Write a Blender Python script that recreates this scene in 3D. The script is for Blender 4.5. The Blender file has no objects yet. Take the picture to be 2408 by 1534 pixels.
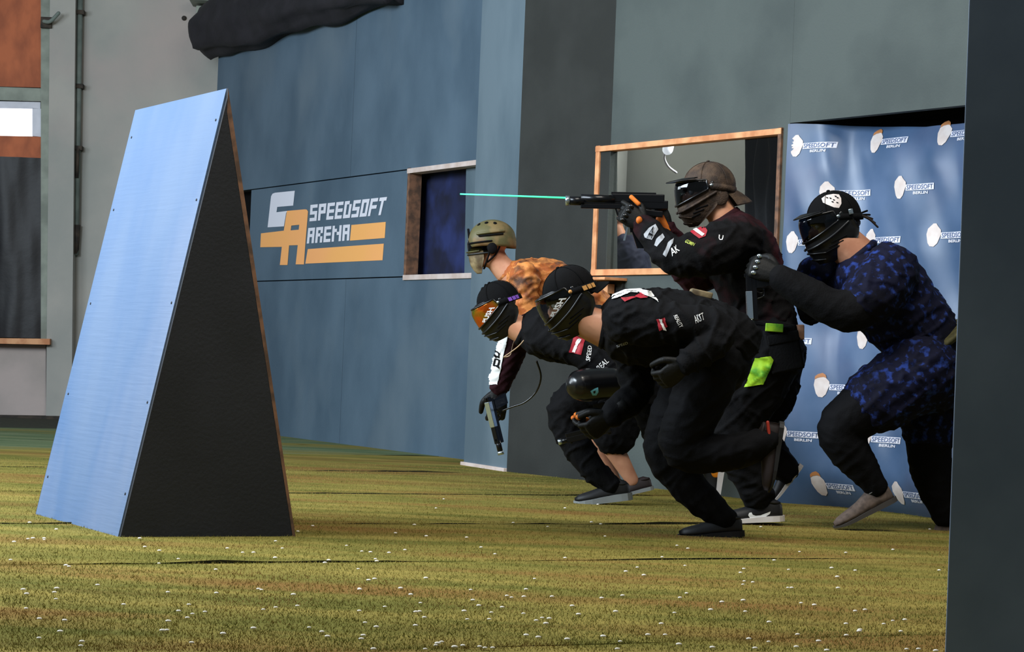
import bpy, bmesh, math, random
import numpy as np
from mathutils import Vector, Matrix, noise
from mathutils.bvhtree import BVHTree
from mathutils.geometry import tessellate_polygon

random.seed(7)
PI = math.pi
scn = bpy.context.scene
COL = scn.collection

# ------------------------------------------------------------------ camera
FPX, CX, CY = 5200.0, 1204.0, 767.0
CAM = Vector((0, 0, 0.71))
PITCH, ROLL = math.atan(78 / FPX), 0.040
F_ = Vector((0, math.cos(PITCH), math.sin(PITCH)))
R0 = Vector((1, 0, 0)); U0 = Vector((0, -math.sin(PITCH), math.cos(PITCH)))
R_ = R0 * math.cos(ROLL) + U0 * math.sin(ROLL)
U_ = R0 * -math.sin(ROLL) + U0 * math.cos(ROLL)
cd = bpy.data.cameras.new('camera'); cam = bpy.data.objects.new('camera', cd); COL.objects.link(cam)
cd.sensor_width = 36; cd.lens = FPX * 36 / 2408; cd.clip_end = 200; cd.clip_start = 0.05
cam.matrix_world = Matrix(((R_.x, U_.x, -F_.x, CAM.x), (R_.y, U_.y, -F_.y, CAM.y), (R_.z, U_.z, -F_.z, CAM.z), (0, 0, 0, 1)))
scn.camera = cam

def ray(px, py): return F_ + R_ * ((px - CX) / FPX) - U_ * ((py - CY) / FPX)
def P(px, py, Y):
    d = ray(px, py); return CAM + d * (Y / d.y)
def G(px, py, z=0.0):
    d = ray(px, py); return CAM + d * ((z - CAM.z) / d.z)

# ------------------------------------------------------------------ world, light, exposure
w = bpy.data.worlds.new('world'); scn.world = w; w.use_nodes = True
bg = w.node_tree.nodes['Background']; bg.inputs[0].default_value = (0.62, 0.72, 0.80, 1); bg.inputs[1].default_value = 0.20
def area(name, loc, target, sx, sy, power, color):
    l = bpy.data.lights.new(name, 'AREA'); l.shape = 'RECTANGLE'; l.size = sx; l.size_y = sy; l.energy = power; l.color = color
    o = bpy.data.objects.new(name, l); COL.objects.link(o); o.location = loc
    o.rotation_euler = (Vector(target) - Vector(loc)).to_track_quat('-Z', 'Y').to_euler()
    return o
area('hall_window_light', (-5.0, 7.6, 4.0), (-0.6, 10.6, 1.1), 4.2, 2.0, 780, (0.78, 0.89, 1.0))
area('far_window_light', (-8.0, 11.0, 3.4), (0.5, 14.0, 1.6), 4.0, 2.4, 330, (0.80, 0.91, 1.0))
area('inner_room_fill', (2.2, 13.6, 3.1), (1.5, 15.0, 1.4), .8, .8, 230, (1.0, .98, .92))  # unseen fill light added to brighten the room behind the window
area('roof_light', (1.0, 7.0, 5.6), (0.2, 9.2, 0), 3.0, 2.0, 260, (1.0, 0.95, 0.86))
scn.view_settings.view_transform = 'Standard'; scn.view_settings.look = 'None'
scn.view_settings.gamma = 1; scn.view_settings.use_curve_mapping = False
scn.view_settings.exposure = 0.0

# ------------------------------------------------------------------ materials
def lin(c):
    return tuple(((x / 255) / 12.92 if x / 255 <= .04045 else ((x / 255 + .055) / 1.055) ** 2.4) for x in c) + (1,)
def mat(name, rgb, rough=0.6, metal=0.0, rgb2=None, scale=6, stretch=(1, 1, 1), bump=0.0, bscale=60, spec=0.4, coat=0.0, detail=5, lo=.38, hi=.62, bstretch=None, rgb3=None, scale3=2.0):
    m = bpy.data.materials.new(name); m.use_nodes = True
    nt = m.node_tree; b = nt.nodes['Principled BSDF']
    b.inputs['Roughness'].default_value = rough; b.inputs['Metallic'].default_value = metal
    b.inputs['Specular IOR Level'].default_value = spec
    b.inputs['Coat Weight'].default_value = coat
    b.inputs['Base Color'].default_value = lin(rgb)
    tc = nt.nodes.new('ShaderNodeTexCoord')
    def nz(sc, st, det):
        mp = nt.nodes.new('ShaderNodeMapping'); mp.inputs['Scale'].default_value = st
        nt.links.new(tc.outputs['Object'], mp.inputs[0])
        n = nt.nodes.new('ShaderNodeTexNoise'); n.inputs['Scale'].default_value = sc; n.inputs['Detail'].default_value = det
        nt.links.new(mp.outputs[0], n.inputs['Vector']); return n
    if rgb2 is not None:
        n = nz(scale, stretch, detail); r = nt.nodes.new('ShaderNodeValToRGB')
        r.color_ramp.elements[0].position = lo; r.color_ramp.elements[1].position = hi
        r.color_ramp.elements[0].color = lin(rgb); r.color_ramp.elements[1].color = lin(rgb2)
        nt.links.new(n.outputs[0], r.inputs[0]); out = r.outputs[0]
        if rgb3 is not None:
            n3 = nz(scale3, stretch, 4); r3 = nt.nodes.new('ShaderNodeValToRGB')
            r3.color_ramp.elements[0].position = .50; r3.color_ramp.elements[1].position = .68
            mx = nt.nodes.new('ShaderNodeMix'); mx.data_type = 'RGBA'
            nt.links.new(n3.outputs[0], r3.inputs[0]); nt.links.new(r3.outputs[0], mx.inputs[0])
            nt.links.new(out, mx.inputs[6]); mx.inputs[7].default_value = lin(rgb3); out = mx.outputs[2]
        nt.links.new(out, b.inputs['Base Color'])
    if bump > 0:
        n2 = nz(bscale, bstretch or stretch, 4); bp = nt.nodes.new('ShaderNodeBump'); bp.inputs['Strength'].default_value = bump
        bp.inputs['Distance'].default_value = 0.01
        nt.links.new(n2.outputs[0], bp.inputs['Height']); nt.links.new(bp.outputs[0], b.inputs['Normal'])
    return m
def emis(name, rgb, s):
    m = bpy.data.materials.new(name); m.use_nodes = True; b = m.node_tree.nodes['Principled BSDF']
    b.inputs['Base Color'].default_value = lin(rgb); b.inputs['Emission Color'].default_value = lin(rgb); b.inputs['Emission Strength'].default_value = s
    return m
def glass(name, tint, trans=0.85, rough=0.04, refl=.5):
    """thin sheet: tinted see-through plus a fresnel mirror"""
    m = bpy.data.materials.new(name); m.use_nodes = True; nt = m.node_tree; nt.nodes.clear()
    out = nt.nodes.new('ShaderNodeOutputMaterial'); tr = nt.nodes.new('ShaderNodeBsdfTransparent'); gl = nt.nodes.new('ShaderNodeBsdfGlossy')
    tr.inputs[0].default_value = tuple(trans * c for c in lin(tint)[:3]) + (1,); gl.inputs['Roughness'].default_value = rough
    fr = nt.nodes.new('ShaderNodeLayerWeight'); pw = nt.nodes.new('ShaderNodeMath'); pw.operation = 'POWER'; pw.inputs[1].default_value = 3
    nt.links.new(fr.outputs['Facing'], pw.inputs[0]); mu = nt.nodes.new('ShaderNodeMath'); mu.operation = 'MULTIPLY_ADD'; mu.inputs[1].default_value = refl; mu.inputs[2].default_value = .05 * refl
    mx = nt.nodes.new('ShaderNodeMixShader'); nt.links.new(pw.outputs[0], mu.inputs[0]); nt.links.new(mu.outputs[0], mx.inputs[0])
    nt.links.new(tr.outputs[0], mx.inputs[1]); nt.links.new(gl.outputs[0], mx.inputs[2]); nt.links.new(mx.outputs[0], out.inputs[0]); return m

M = {
 'wall_blue': mat('blue_slate_paint', (84, 104, 120), .62, rgb2=(68, 88, 104), scale=1.6, stretch=(1, 1, .6), bump=.12, bscale=90, rgb3=(92, 108, 120), scale3=1.1),
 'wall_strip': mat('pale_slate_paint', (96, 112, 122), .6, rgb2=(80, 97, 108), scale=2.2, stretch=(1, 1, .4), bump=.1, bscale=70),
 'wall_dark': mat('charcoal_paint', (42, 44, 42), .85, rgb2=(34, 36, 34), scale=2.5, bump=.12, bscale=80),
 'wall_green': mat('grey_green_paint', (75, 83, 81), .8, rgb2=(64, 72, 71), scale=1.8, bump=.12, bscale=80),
 'wall_front': mat('dark_slate_paint', (124, 138, 158), .8, rgb2=(110, 124, 144), scale=3, bump=.05, bscale=90),
 'plaster': mat('grey_plaster', (176, 172, 164), .85, rgb2=(158, 158, 152), scale=1.3, bump=.15, bscale=30, rgb3=(178, 166, 160), scale3=.8),
 'plaster2': mat('pinkish_plaster', (186, 172, 166), .85, rgb2=(168, 158, 152), scale=2, bump=.15, bscale=30),
 'oldpaint': mat('greenish_frame_paint', (150, 156, 144), .7, rgb2=(122, 128, 118), scale=5, bump=.15, bscale=30),
 'whitepaint': mat('white_frame_paint', (216, 216, 226), .5, rgb2=(196, 196, 206), scale=5),
 'pipe': mat('painted_pipe', (124, 134, 126), .6, rgb2=(100, 110, 104), scale=6),
 'rust': mat('rusty_brown_metal', (70, 60, 50), .8, rgb2=(46, 42, 38), scale=14),
 'ply_orange': mat('orange_plywood', (190, 104, 64), .7, rgb2=(158, 84, 52), scale=7, bump=.1, bscale=40, stretch=(1, 1, .5)),
 'ply': mat('bare_plywood_edge', (196, 140, 98), .7, rgb2=(160, 108, 74), scale=20, stretch=(1, 1, 1)),
 'ply_dk': mat('weathered_plywood_edge', (128, 92, 70), .8, rgb2=(84, 64, 52), scale=20),
 'pine': mat('pine_batten', (224, 164, 116), .6, rgb2=(190, 124, 80), scale=9, stretch=(1, 1, 1)),
 'pine_white': mat('pale_painted_batten', (214, 198, 192), .6, rgb2=(196, 176, 166), scale=9),
 'black_sheet': mat('black_plastic_sheet', (26, 25, 28), .5, rgb2=(22, 21, 24), scale=4, bump=.3, bscale=9),
 'cloth': mat('black_cloth', (34, 32, 38), .75, rgb2=(24, 23, 28), scale=5, bump=.3, bscale=40),
 'concrete': mat('grey_concrete', (120, 124, 116), .85, rgb2=(92, 98, 92), scale=3, bump=.2, bscale=20, stretch=(.5, 1, 1)),
 'turf': mat('olive_turf', (150, 134, 68), .95, rgb2=(106, 104, 46), scale=3.2, stretch=(.38, 1.6, 1), bump=.9, bscale=150, spec=.1, bstretch=(.35, 1.6, 1), rgb3=(134, 102, 54), scale3=1.5, detail=9, lo=.36, hi=.64),
 'turf_far': mat('faded_green_turf', (112, 124, 92), .95, rgb2=(88, 106, 74), scale=3.2, stretch=(.38, 1.6, 1), bump=.8, bscale=120, spec=.1, rgb3=(128, 118, 62), scale3=1.2, detail=8),
 'soil': mat('turf_backing', (46, 48, 26), .95, rgb2=(30, 32, 18), scale=20),
 'fiber': mat('turf_fibre', (148, 136, 72), .9, rgb2=(110, 108, 48), scale=5, spec=.1, rgb3=(136, 104, 56), scale3=2),
 'pellet': mat('white_pellet_plastic', (236, 230, 218), .35),
 'bunker_blue': mat('sky_blue_paint', (92, 112, 140), .5, rgb2=(68, 98, 136), scale=1.5, stretch=(1, 1, .35), bump=.12, bscale=12, bstretch=(.3, .3, 6), spec=.35, rgb3=(112, 124, 146), scale3=1.0),
 'bunker_dark': mat('dark_slate_board', (34, 36, 42), .8, rgb2=(28, 30, 35), scale=3, bump=.15, bscale=80),
 'logo_white': mat('white_wall_print', (222, 222, 232), .6),
 'logo_orange': mat('orange_wall_print', (252, 176, 112), .6, rgb2=(250, 180, 104), scale=1),
 'navy_board': mat('navy_cloth', (22, 30, 66), .8, rgb2=(16, 20, 44), scale=5, rgb3=(34, 46, 96), scale3=3),
 'room_pale': mat('pale_room_wall', (170, 172, 168), .8, rgb2=(150, 154, 152), scale=1.2),
 'banner': mat('blue_banner_vinyl', (80, 102, 134), .36, rgb2=(50, 76, 108), scale=1.6, rgb3=(86, 94, 122), scale3=1.2),
 'banner_print': mat('white_banner_print', (206, 206, 216), .5),
 'banner_cream': mat('cream_banner_print', (206, 196, 192), .5, rgb2=(196, 182, 176), scale=20),
 'banner_gold': mat('brown_banner_print', (170, 112, 66), .5),
 'banner_ink': mat('ink_banner_print', (70, 90, 130), .5),
 'skin': mat('skin', (196, 142, 112), .5, rgb2=(176, 120, 92), scale=12, bump=.06, bscale=60),
 'skin2': mat('fair_skin', (206, 150, 116), .5, rgb2=(190, 130, 100), scale=12, bump=.06, bscale=60),
 'fab_black': mat('black_jersey', (15, 15, 17), .85, rgb2=(11, 11, 13), scale=6, bump=.2, bscale=110, spec=.12),
 'fab_tight': mat('black_leggings', (9, 9, 12), .8, rgb2=(7, 7, 9), scale=8, bump=.15, bscale=120, spec=.12),
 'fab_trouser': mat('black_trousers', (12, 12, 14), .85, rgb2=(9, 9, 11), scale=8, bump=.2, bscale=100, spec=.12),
 'fab_maroon': mat('maroon_sleeve', (50, 20, 26), .8, rgb2=(34, 15, 20), scale=6, bump=.2, bscale=110, spec=.12),
 'fab_jersey3': mat('black_maroon_jersey', (16, 15, 17), .85, rgb2=(12, 12, 13), scale=6, bump=.2, bscale=110, spec=.12, rgb3=(54, 20, 26), scale3=4),
 'fab_cap': mat('black_cap_cloth', (13, 13, 15), .9, rgb2=(10, 10, 11), scale=12, bump=.15, bscale=200, spec=.12),
 'camo_blue': mat('blue_digital_camouflage', (10, 12, 34), .8, rgb2=(34, 56, 124), scale=30, detail=4, lo=.54, hi=.68, bump=.1, bscale=90, spec=.15, rgb3=(8, 8, 20), scale3=9),
 'camo_orange': mat('orange_camouflage_cloth', (158, 82, 30), .7, rgb2=(204, 130, 66), scale=18, detail=3, lo=.42, hi=.56, bump=.15, bscale=80, rgb3=(70, 40, 20), scale3=11),
 'olive_camo': mat('olive_belt_webbing', (84, 80, 44), .8, rgb2=(52, 50, 28), scale=30),
 'helmet': mat('tan_green_helmet', (120, 102, 66), .5, rgb2=(90, 86, 54), scale=9, lo=.46, hi=.54, rgb3=(104, 72, 42), scale3=6),
 'mask_camo': mat('tan_mesh_mask', (142, 124, 90), .6, rgb2=(94, 82, 56), scale=16, rgb3=(70, 52, 36), scale3=14),
 'brown_mesh': mat('brown_camo_mesh', (66, 50, 38), .75, rgb2=(44, 33, 26), scale=26, rgb3=(84, 66, 50), scale3=18, bump=.3, bscale=160),
 'mask_black': mat('black_mask_plastic', (16, 17, 20), .42, rgb2=(12, 13, 15), scale=10, coat=.1),
 'gloss_black': mat('gloss_black_plastic', (8, 8, 10), .28, coat=.25),
 'lens_mirror': mat('orange_mirror_lens', (206, 92, 24), .14, metal=.75, rgb2=(120, 120, 26), scale=9, stretch=(1, 1, 1), lo=.42, hi=.58, coat=.4),
 'lens_clear': glass('clear_goggle_lens', (220, 225, 230), .9, .04, .7),
 'lens_smoke': glass('smoke_goggle_lens', (120, 124, 130), .7, .05, .9),
 'window_glass': glass('window_acrylic', (236, 238, 238), .95, .06, .5),
 'white_print': mat('white_cloth_print', (226, 226, 224), .6),
 'grey_print': mat('grey_cloth_print', (150, 152, 156), .6),
 'red_print': mat('red_cloth_print', (158, 28, 44), .6),
 'blue_print': mat('blue_cloth_print', (110, 190, 214), .5),
 'lime_print': mat('lime_cloth_print', (190, 206, 90), .6),
 'lime': mat('lime_green_cloth', (160, 206, 40), .6, rgb2=(90, 160, 40), scale=14, stretch=(1, 1, 1.2), lo=.45, hi=.6),
 'purple': mat('purple_strap', (130, 84, 190), .6),
 'gold': mat('gold_strap_print', (206, 150, 84), .6),
 'gun': mat('black_gun_metal', (17, 18, 21), .32, metal=.5, coat=.2),
 'steel': mat('polished_steel', (188, 202, 210), .18, metal=.9),
 'glove_black': mat('black_glove', (12, 13, 13), .6, rgb2=(8, 9, 9), scale=22, bump=.12, bscale=160, spec=.25),
 'glove_orange': mat('orange_glove_panel', (216, 118, 28), .6, rgb2=(188, 92, 20), scale=24),
 'glove_green': mat('dark_green_cuff', (24, 40, 38), .6),
 'shoe_black': mat('black_shoe_upper', (20, 20, 22), .6, rgb2=(15, 15, 16), scale=30),
 'shoe_grey': mat('brown_grey_knit', (98, 84, 76), .75, rgb2=(74, 63, 57), scale=40),
 'shoe_maroon': mat('dark_maroon_shoe_upper', (30, 19, 19), .7),
 'sole_white': mat('white_rubber', (220, 214, 212), .5),
 'sole_grey': mat('grey_rubber', (128, 132, 132), .6),
 'sole_dark': mat('dark_grey_rubber', (66, 63, 62), .6),
 'sole_black': mat('black_rubber', (18, 18, 20), .6),
 'shoe_orange': mat('orange_shoe_panel', (236, 140, 30), .5),
 'shoe_red': mat('red_shoe_stripe', (168, 50, 34), .5),
 'beam': emis('green_beam', (70, 255, 170), 1.0),
 'daylight': emis('daylit_pane', (250, 250, 255), 1.6),
 'eye': mat('eye_white', (220, 214, 208), .2),
 'iris': mat('dark_iris', (40, 28, 20), .2),
 'hair': mat('dark_hair', (38, 28, 22), .6),
 'navy_shirt': mat('navy_shirt', (22, 28, 52), .8),
 'rope': mat('braided_cord', (190, 160, 130), .6),
}

# ------------------------------------------------------------------ object helpers
ORG = {}
def new_obj(name, verts, faces, material, parent=None, smooth=True, kind=None, org=None):
    """verts in world coordinates; stored relative to the thing's base"""
    me = bpy.data.meshes.new(name)
    o_ = ORG.get(parent.name, Vector((0, 0, 0))) if parent else (Vector(org) if org is not None else Vector((0, 0, 0)))
    me.from_pydata([tuple(Vector(v) - o_) for v in verts], [], [tuple(f) for f in faces]); me.update()
    if smooth: me.shade_smooth()
    me.materials.append(M[material] if isinstance(material, str) else material)
    o = bpy.data.objects.new(name, me); COL.objects.link(o)
    if parent: o.parent = parent
    else: o.location = o_
    ORG[o.name] = o_
    if kind: o['kind'] = kind
    return o
def empty(name, loc, label=None, cat=None, group=None, kind=None):
    o = bpy.data.objects.new(name, None); COL.objects.link(o); o.location = loc; o.empty_display_size = .1
    ORG[o.name] = Vector(loc)
    tag(o, label, cat, group, kind); return o
def tag(o, label=None, cat=None, group=None, kind=None):
    if label: o['label'] = label
    if cat: o['category'] = cat
    if group: o['group'] = group
    if kind: o['kind'] = kind
    return o
def box_frame(c, ax, ay, az, hx, hy, hz, bev=0.0):
    """box with centre c, unit axes and half sizes; chamfered along all edges if bev"""
    bm = bmesh.new(); bmesh.ops.create_cube(bm, size=2)
    for v in bm.verts: v.co = Vector((v.co.x * hx, v.co.y * hy, v.co.z * hz))
    if bev > 0: bmesh.ops.bevel(bm, geom=list(bm.edges), offset=bev, segments=2, affect='EDGES', profile=.6)
    V = [Vector(c) + ax * v.co.x + ay * v.co.y + az * v.co.z for v in bm.verts]
    bm.verts.index_update(); Fc = [[v.index for v in f.verts] for f in bm.faces]; bm.free()
    return V, Fc
def merge(*parts):
    V, Fc = [], []
    for v, f in parts:
        n = len(V); V += list(v); Fc += [[i + n for i in g] for g in f]
    return V, Fc
def prism(front, back):
    """closed solid between two outlines with equal point counts"""
    n = len(front); V = list(front) + list(back)
    Fc = [list(range(n)), list(range(2 * n - 1, n - 1, -1))] + [[i, i + n, (i + 1) % n + n, (i + 1) % n] for i in range(n)]
    return V, Fc
def cyl(a, b, r1, r2=None, n=16):
    a, b = Vector(a), Vector(b); r2 = r1 if r2 is None else r2
    t = (b - a).normalized(); u = t.cross(Vector((0, 0, 1)))
    if u.length < .1: u = t.cross(Vector((0, 1, 0)))
    u.normalize(); v = t.cross(u)
    A = [a + (u * math.cos(2 * PI * i / n) + v * math.sin(2 * PI * i / n)) * r1 for i in range(n)]
    B = [b + (u * math.cos(2 * PI * i / n) + v * math.sin(2 * PI * i / n)) * r2 for i in range(n)]
    return prism(A, B)
def spline(pts, sub=4):
    """Catmull-Rom through tuples of numbers"""
    a = [np.array(p, float) for p in pts]; out = []
    for i in range(len(a) - 1):
        p0 = a[max(i - 1, 0)]; p1 = a[i]; p2 = a[i + 1]; p3 = a[min(i + 2, len(a) - 1)]
        for k in range(sub):
            t = k / sub
            out.append(.5 * (2 * p1 + (p2 - p0) * t + (2 * p0 - 5 * p1 + 4 * p2 - p3) * t * t + (3 * p1 - p0 - 3 * p2 + p3) * t ** 3))
    out.append(a[-1]); return out
def loft(pts, n=16, depth_axis=Vector((0, 1, 0)), caps=True, sub=4, c0=1.0, c1=1.0):
    """pts: (x,y,z,rn,rd) in world metres"""
    s = spline(pts, sub); V, Fc = [], []
    C = [Vector(p[:3]) for p in s]; rings = []
    def ring(c, t, rn, rd):
        d = depth_axis - t * t.dot(depth_axis)
        if d.length < .15: d = Vector((1, 0, 0)) - t * t.x
        d.normalize(); nn = t.cross(d)
        return [c + nn * (rn * math.cos(2 * PI * i / n)) + d * (rd * math.sin(2 * PI * i / n)) for i in range(n)]
    T = []
    for i in range(len(C)):
        t = C[min(i + 1, len(C) - 1)] - C[max(i - 1, 0)]; T.append(t.normalized())
    if caps:
        r = min(s[0][3], s[0][4])
        for a in (80, 55, 28): rings.append(ring(C[0] - T[0] * c0 * r * math.sin(math.radians(a)), T[0], s[0][3] * math.cos(math.radians(a)), s[0][4] * math.cos(math.radians(a))))
    for i, p in enumerate(s): rings.append(ring(C[i], T[i], p[3], p[4]))
    if caps:
        r = min(s[-1][3], s[-1][4])
        for a in (28, 55, 80): rings.append(ring(C[-1] + T[-1] * c1 * r * math.sin(math.radians(a)), T[-1], s[-1][3] * math.cos(math.radians(a)), s[-1][4] * math.cos(math.radians(a))))
    for r in rings: V += r
    for k in range(len(rings) - 1):
        for i in range(n):
            j = (i + 1) % n; Fc.append([k * n + i, k * n + j, (k + 1) * n + j, (k + 1) * n + i])
    Fc.append(list(range(n))[::-1]); Fc.append([(len(rings) - 1) * n + i for i in range(n)])
    return V, Fc
def wire(pts, r, n=8, sub=6): return loft([tuple(p) + (r, r) for p in pts], n=n, sub=sub)
def ellipsoid(c, ax, ay, az, rx, ry, rz, nu=16, nv=10):
    V, Fc = [], []
    for j in range(nv + 1):
        ph = PI * j / nv
        for i in range(nu):
            th = 2 * PI * i / nu
            V.append(Vector(c) + ax * (rx * math.sin(ph) * math.cos(th)) + ay * (ry * math.sin(ph) * math.sin(th)) + az * (rz * math.cos(ph)))
    for j in range(nv):
        for i in range(nu):
            k = (i + 1) % nu; Fc.append([j * nu + i, j * nu + k, (j + 1) * nu + k, (j + 1) * nu + i])
    return V, Fc
def fuse(geo, voxel, smooth_it=3, fold=None, calm=()):
    """voxel-unite overlapping closed shapes into one continuous smooth surface"""
    me = bpy.data.meshes.new('tmp'); me.from_pydata([tuple(v) for v in geo[0]], [], geo[1]); me.update()
    ob = bpy.data.objects.new('tmp', me); COL.objects.link(ob)
    bm = bmesh.new(); bm.from_mesh(me); bmesh.ops.remove_doubles(bm, verts=bm.verts, dist=1e-5); bmesh.ops.recalc_face_normals(bm, faces=bm.faces); bm.to_mesh(me); bm.free()
    md = ob.modifiers.new('r', 'REMESH'); md.mode = 'VOXEL'; md.voxel_size = voxel; md.adaptivity = 0
    dg = bpy.context.evaluated_depsgraph_get(); me2 = bpy.data.meshes.new_from_object(ob.evaluated_get(dg))
    n = len(me2.vertices); co = np.empty(n * 3); me2.vertices.foreach_get('co', co); co = co.reshape(-1, 3)
    ed = np.empty(len(me2.edges) * 2, int); me2.edges.foreach_get('vertices', ed); ed = ed.reshape(-1, 2)
    deg = np.zeros(n); np.add.at(deg, ed[:, 0], 1); np.add.at(deg, ed[:, 1], 1); deg = np.maximum(deg, 1)[:, None]
    for it in range(smooth_it * 2):
        s = np.zeros_like(co); np.add.at(s, ed[:, 0], co[ed[:, 1]]); np.add.at(s, ed[:, 1], co[ed[:, 0]])
        co = co + (s / deg - co) * (.55 if it % 2 == 0 else -.45)
    me2.vertices.foreach_set('co', co.ravel()); me2.update()
    if fold:
        amp, fr, st = fold
        nm = np.empty(n * 3); me2.vertices.foreach_get('normal', nm); nm = nm.reshape(-1, 3)
        for i in range(n):
            x, y, z = co[i]; wv = noise.noise(Vector((x, y, z)) * 3.1)
            a1 = Vector((x * .8 + z * .6, y, (z * .8 - x * .6) * 2.6)) * fr * .8 + Vector((wv * 2, 0, wv))
            a2 = Vector((x * .7 - z * .7, y, (z * .7 + x * .7) * 3.0)) * fr * .9 + Vector((0, wv * 2, 3))
            w1 = .5 + .5 * noise.noise(Vector((x, y, z)) * 5 + Vector((9, 9, 9)))
            ra, rb = 1 - abs(noise.noise(a1)) * 4, 1 - abs(noise.noise(a2)) * 4
            d = amp * (.35 + .5 * wv + 1.7 * max(0, ra) * w1 + 1.5 * max(0, rb) * (1 - w1))
            for q_ in calm: 
                dd_ = (Vector((x, y, z)) - q_[0]).length
                if dd_ < q_[1]: d *= (dd_ / q_[1]) ** 2
            co[i] += nm[i] * d
        me2.vertices.foreach_set('co', co.ravel()); me2.update()
    V = [Vector(c) for c in co]; Fc = [list(p.vertices) for p in me2.polygons]
    bpy.data.objects.remove(ob); bpy.data.meshes.remove(me); bpy.data.meshes.remove(me2)
    return V, Fc

# ---- prints laid on a surface -------------------------------------------------
def tri_poly(outline, holes=()):
    loops = [[Vector((x, y, 0)) for x, y in outline]] + [[Vector((x, y, 0)) for x, y in h] for h in holes]
    tr = tessellate_polygon(loops); pts = [(v.x, v.y) for l in loops for v in l]
    return pts, [list(t) for t in tr]
def subdiv2d(pts, tris, maxlen):
    bm = bmesh.new(); vs = [bm.verts.new((x, y, 0)) for x, y in pts]
    for t in tris:
        try: bm.faces.new([vs[i] for i in t])
        except ValueError: pass
    for _ in range(6):
        e = [e for e in bm.edges if e.calc_length() > maxlen]
        if not e: break
        bmesh.ops.subdivide_edges(bm, edges=e, cuts=1); bmesh.ops.triangulate(bm, faces=bm.faces)
    bm.verts.index_update(); p = [(v.co.x, v.co.y) for v in bm.verts]; f = [[v.index for v in q.verts] for q in bm.faces]; bm.free()
    return p, f
_txt = {}
def text2d(s, bold=0.0):
    if (s, bold) not in _txt:
        c = bpy.data.curves.new('t', 'FONT'); c.body = s; c.size = 1; c.offset = bold; c.resolution_u = 2
        o = bpy.data.objects.new('t', c); COL.objects.link(o); dg = bpy.context.evaluated_depsgraph_get(); dg.update()
        me = bpy.data.meshes.new_from_object(o.evaluated_get(dg)); me.calc_loop_triangles()
        p = [(v.co.x, v.co.y) for v in me.vertices]; t = [list(k.vertices) for k in me.loop_triangles]
        x0 = min(q[0] for q in p); x1 = max(q[0] for q in p); y0 = min(q[1] for q in p); y1 = max(q[1] for q in p)
        p = [((x - x0) / (x1 - x0), (y - y0) / (y1 - y0)) for x, y in p]
        bpy.data.objects.remove(o); bpy.data.curves.remove(c); bpy.data.meshes.remove(me); _txt[(s, bold)] = (p, t)
    return _txt[(s, bold)]
def quad_map(q):
    """unit square -> quad given as bottom-left, bottom-right, top-right, top-left"""
    def f(u, v):
        return ((q[0][0] * (1 - u) + q[1][0] * u) * (1 - v) + (q[3][0] * (1 - u) + q[2][0] * u) * v,
                (q[0][1] * (1 - u) + q[1][1] * u) * (1 - v) + (q[3][1] * (1 - u) + q[2][1] * u) * v)
    return f
def surf(*geos):
    g = merge(*geos); return BVHTree.FromPolygons([tuple(v) for v in g[0]], g[1])
def lay(name, shapes, bvh, material, parent, off=0.004, step=4):
    """shapes: list of (pts,tris) in photo pixels, laid on the cloth they are printed on"""
    V, Fc = [], []
    for pts, tris in shapes:
        pts, tris = subdiv2d(pts, tris, step); idx = []
        for x, y in pts:
            d = ray(x, y).normalized(); h = bvh.ray_cast(CAM, d)
            if h[0] is None: idx.append(-1)
            else:
                nn = h[1] if h[1].dot(d) < 0 else -h[1]
                idx.append(len(V)); V.append(h[0] + nn * off)
        for t in tris:
            q = [idx[i] for i in t]
            if -1 in q: continue
            if max((V[q[0]] - V[q[1]]).length, (V[q[1]] - V[q[2]]).length, (V[q[0]] - V[q[2]]).length) > .05: continue
            Fc.append(q)
    if Fc: return new_obj(name, V, Fc, material, parent)
def poly(*pts, holes=()): return tri_poly(list(pts), holes)
def txt(s, quad, bold=.01):
    e1 = (quad[1][0] - quad[0][0], quad[1][1] - quad[0][1]); e2 = (quad[3][0] - quad[0][0], quad[3][1] - quad[0][1])
    if e1[0] * e2[1] - e1[1] * e2[0] > 0: quad = [quad[3], quad[2], quad[1], quad[0]]
    p, t = text2d(s, bold); f = quad_map(quad); return [f(*q) for q in p], t

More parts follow.
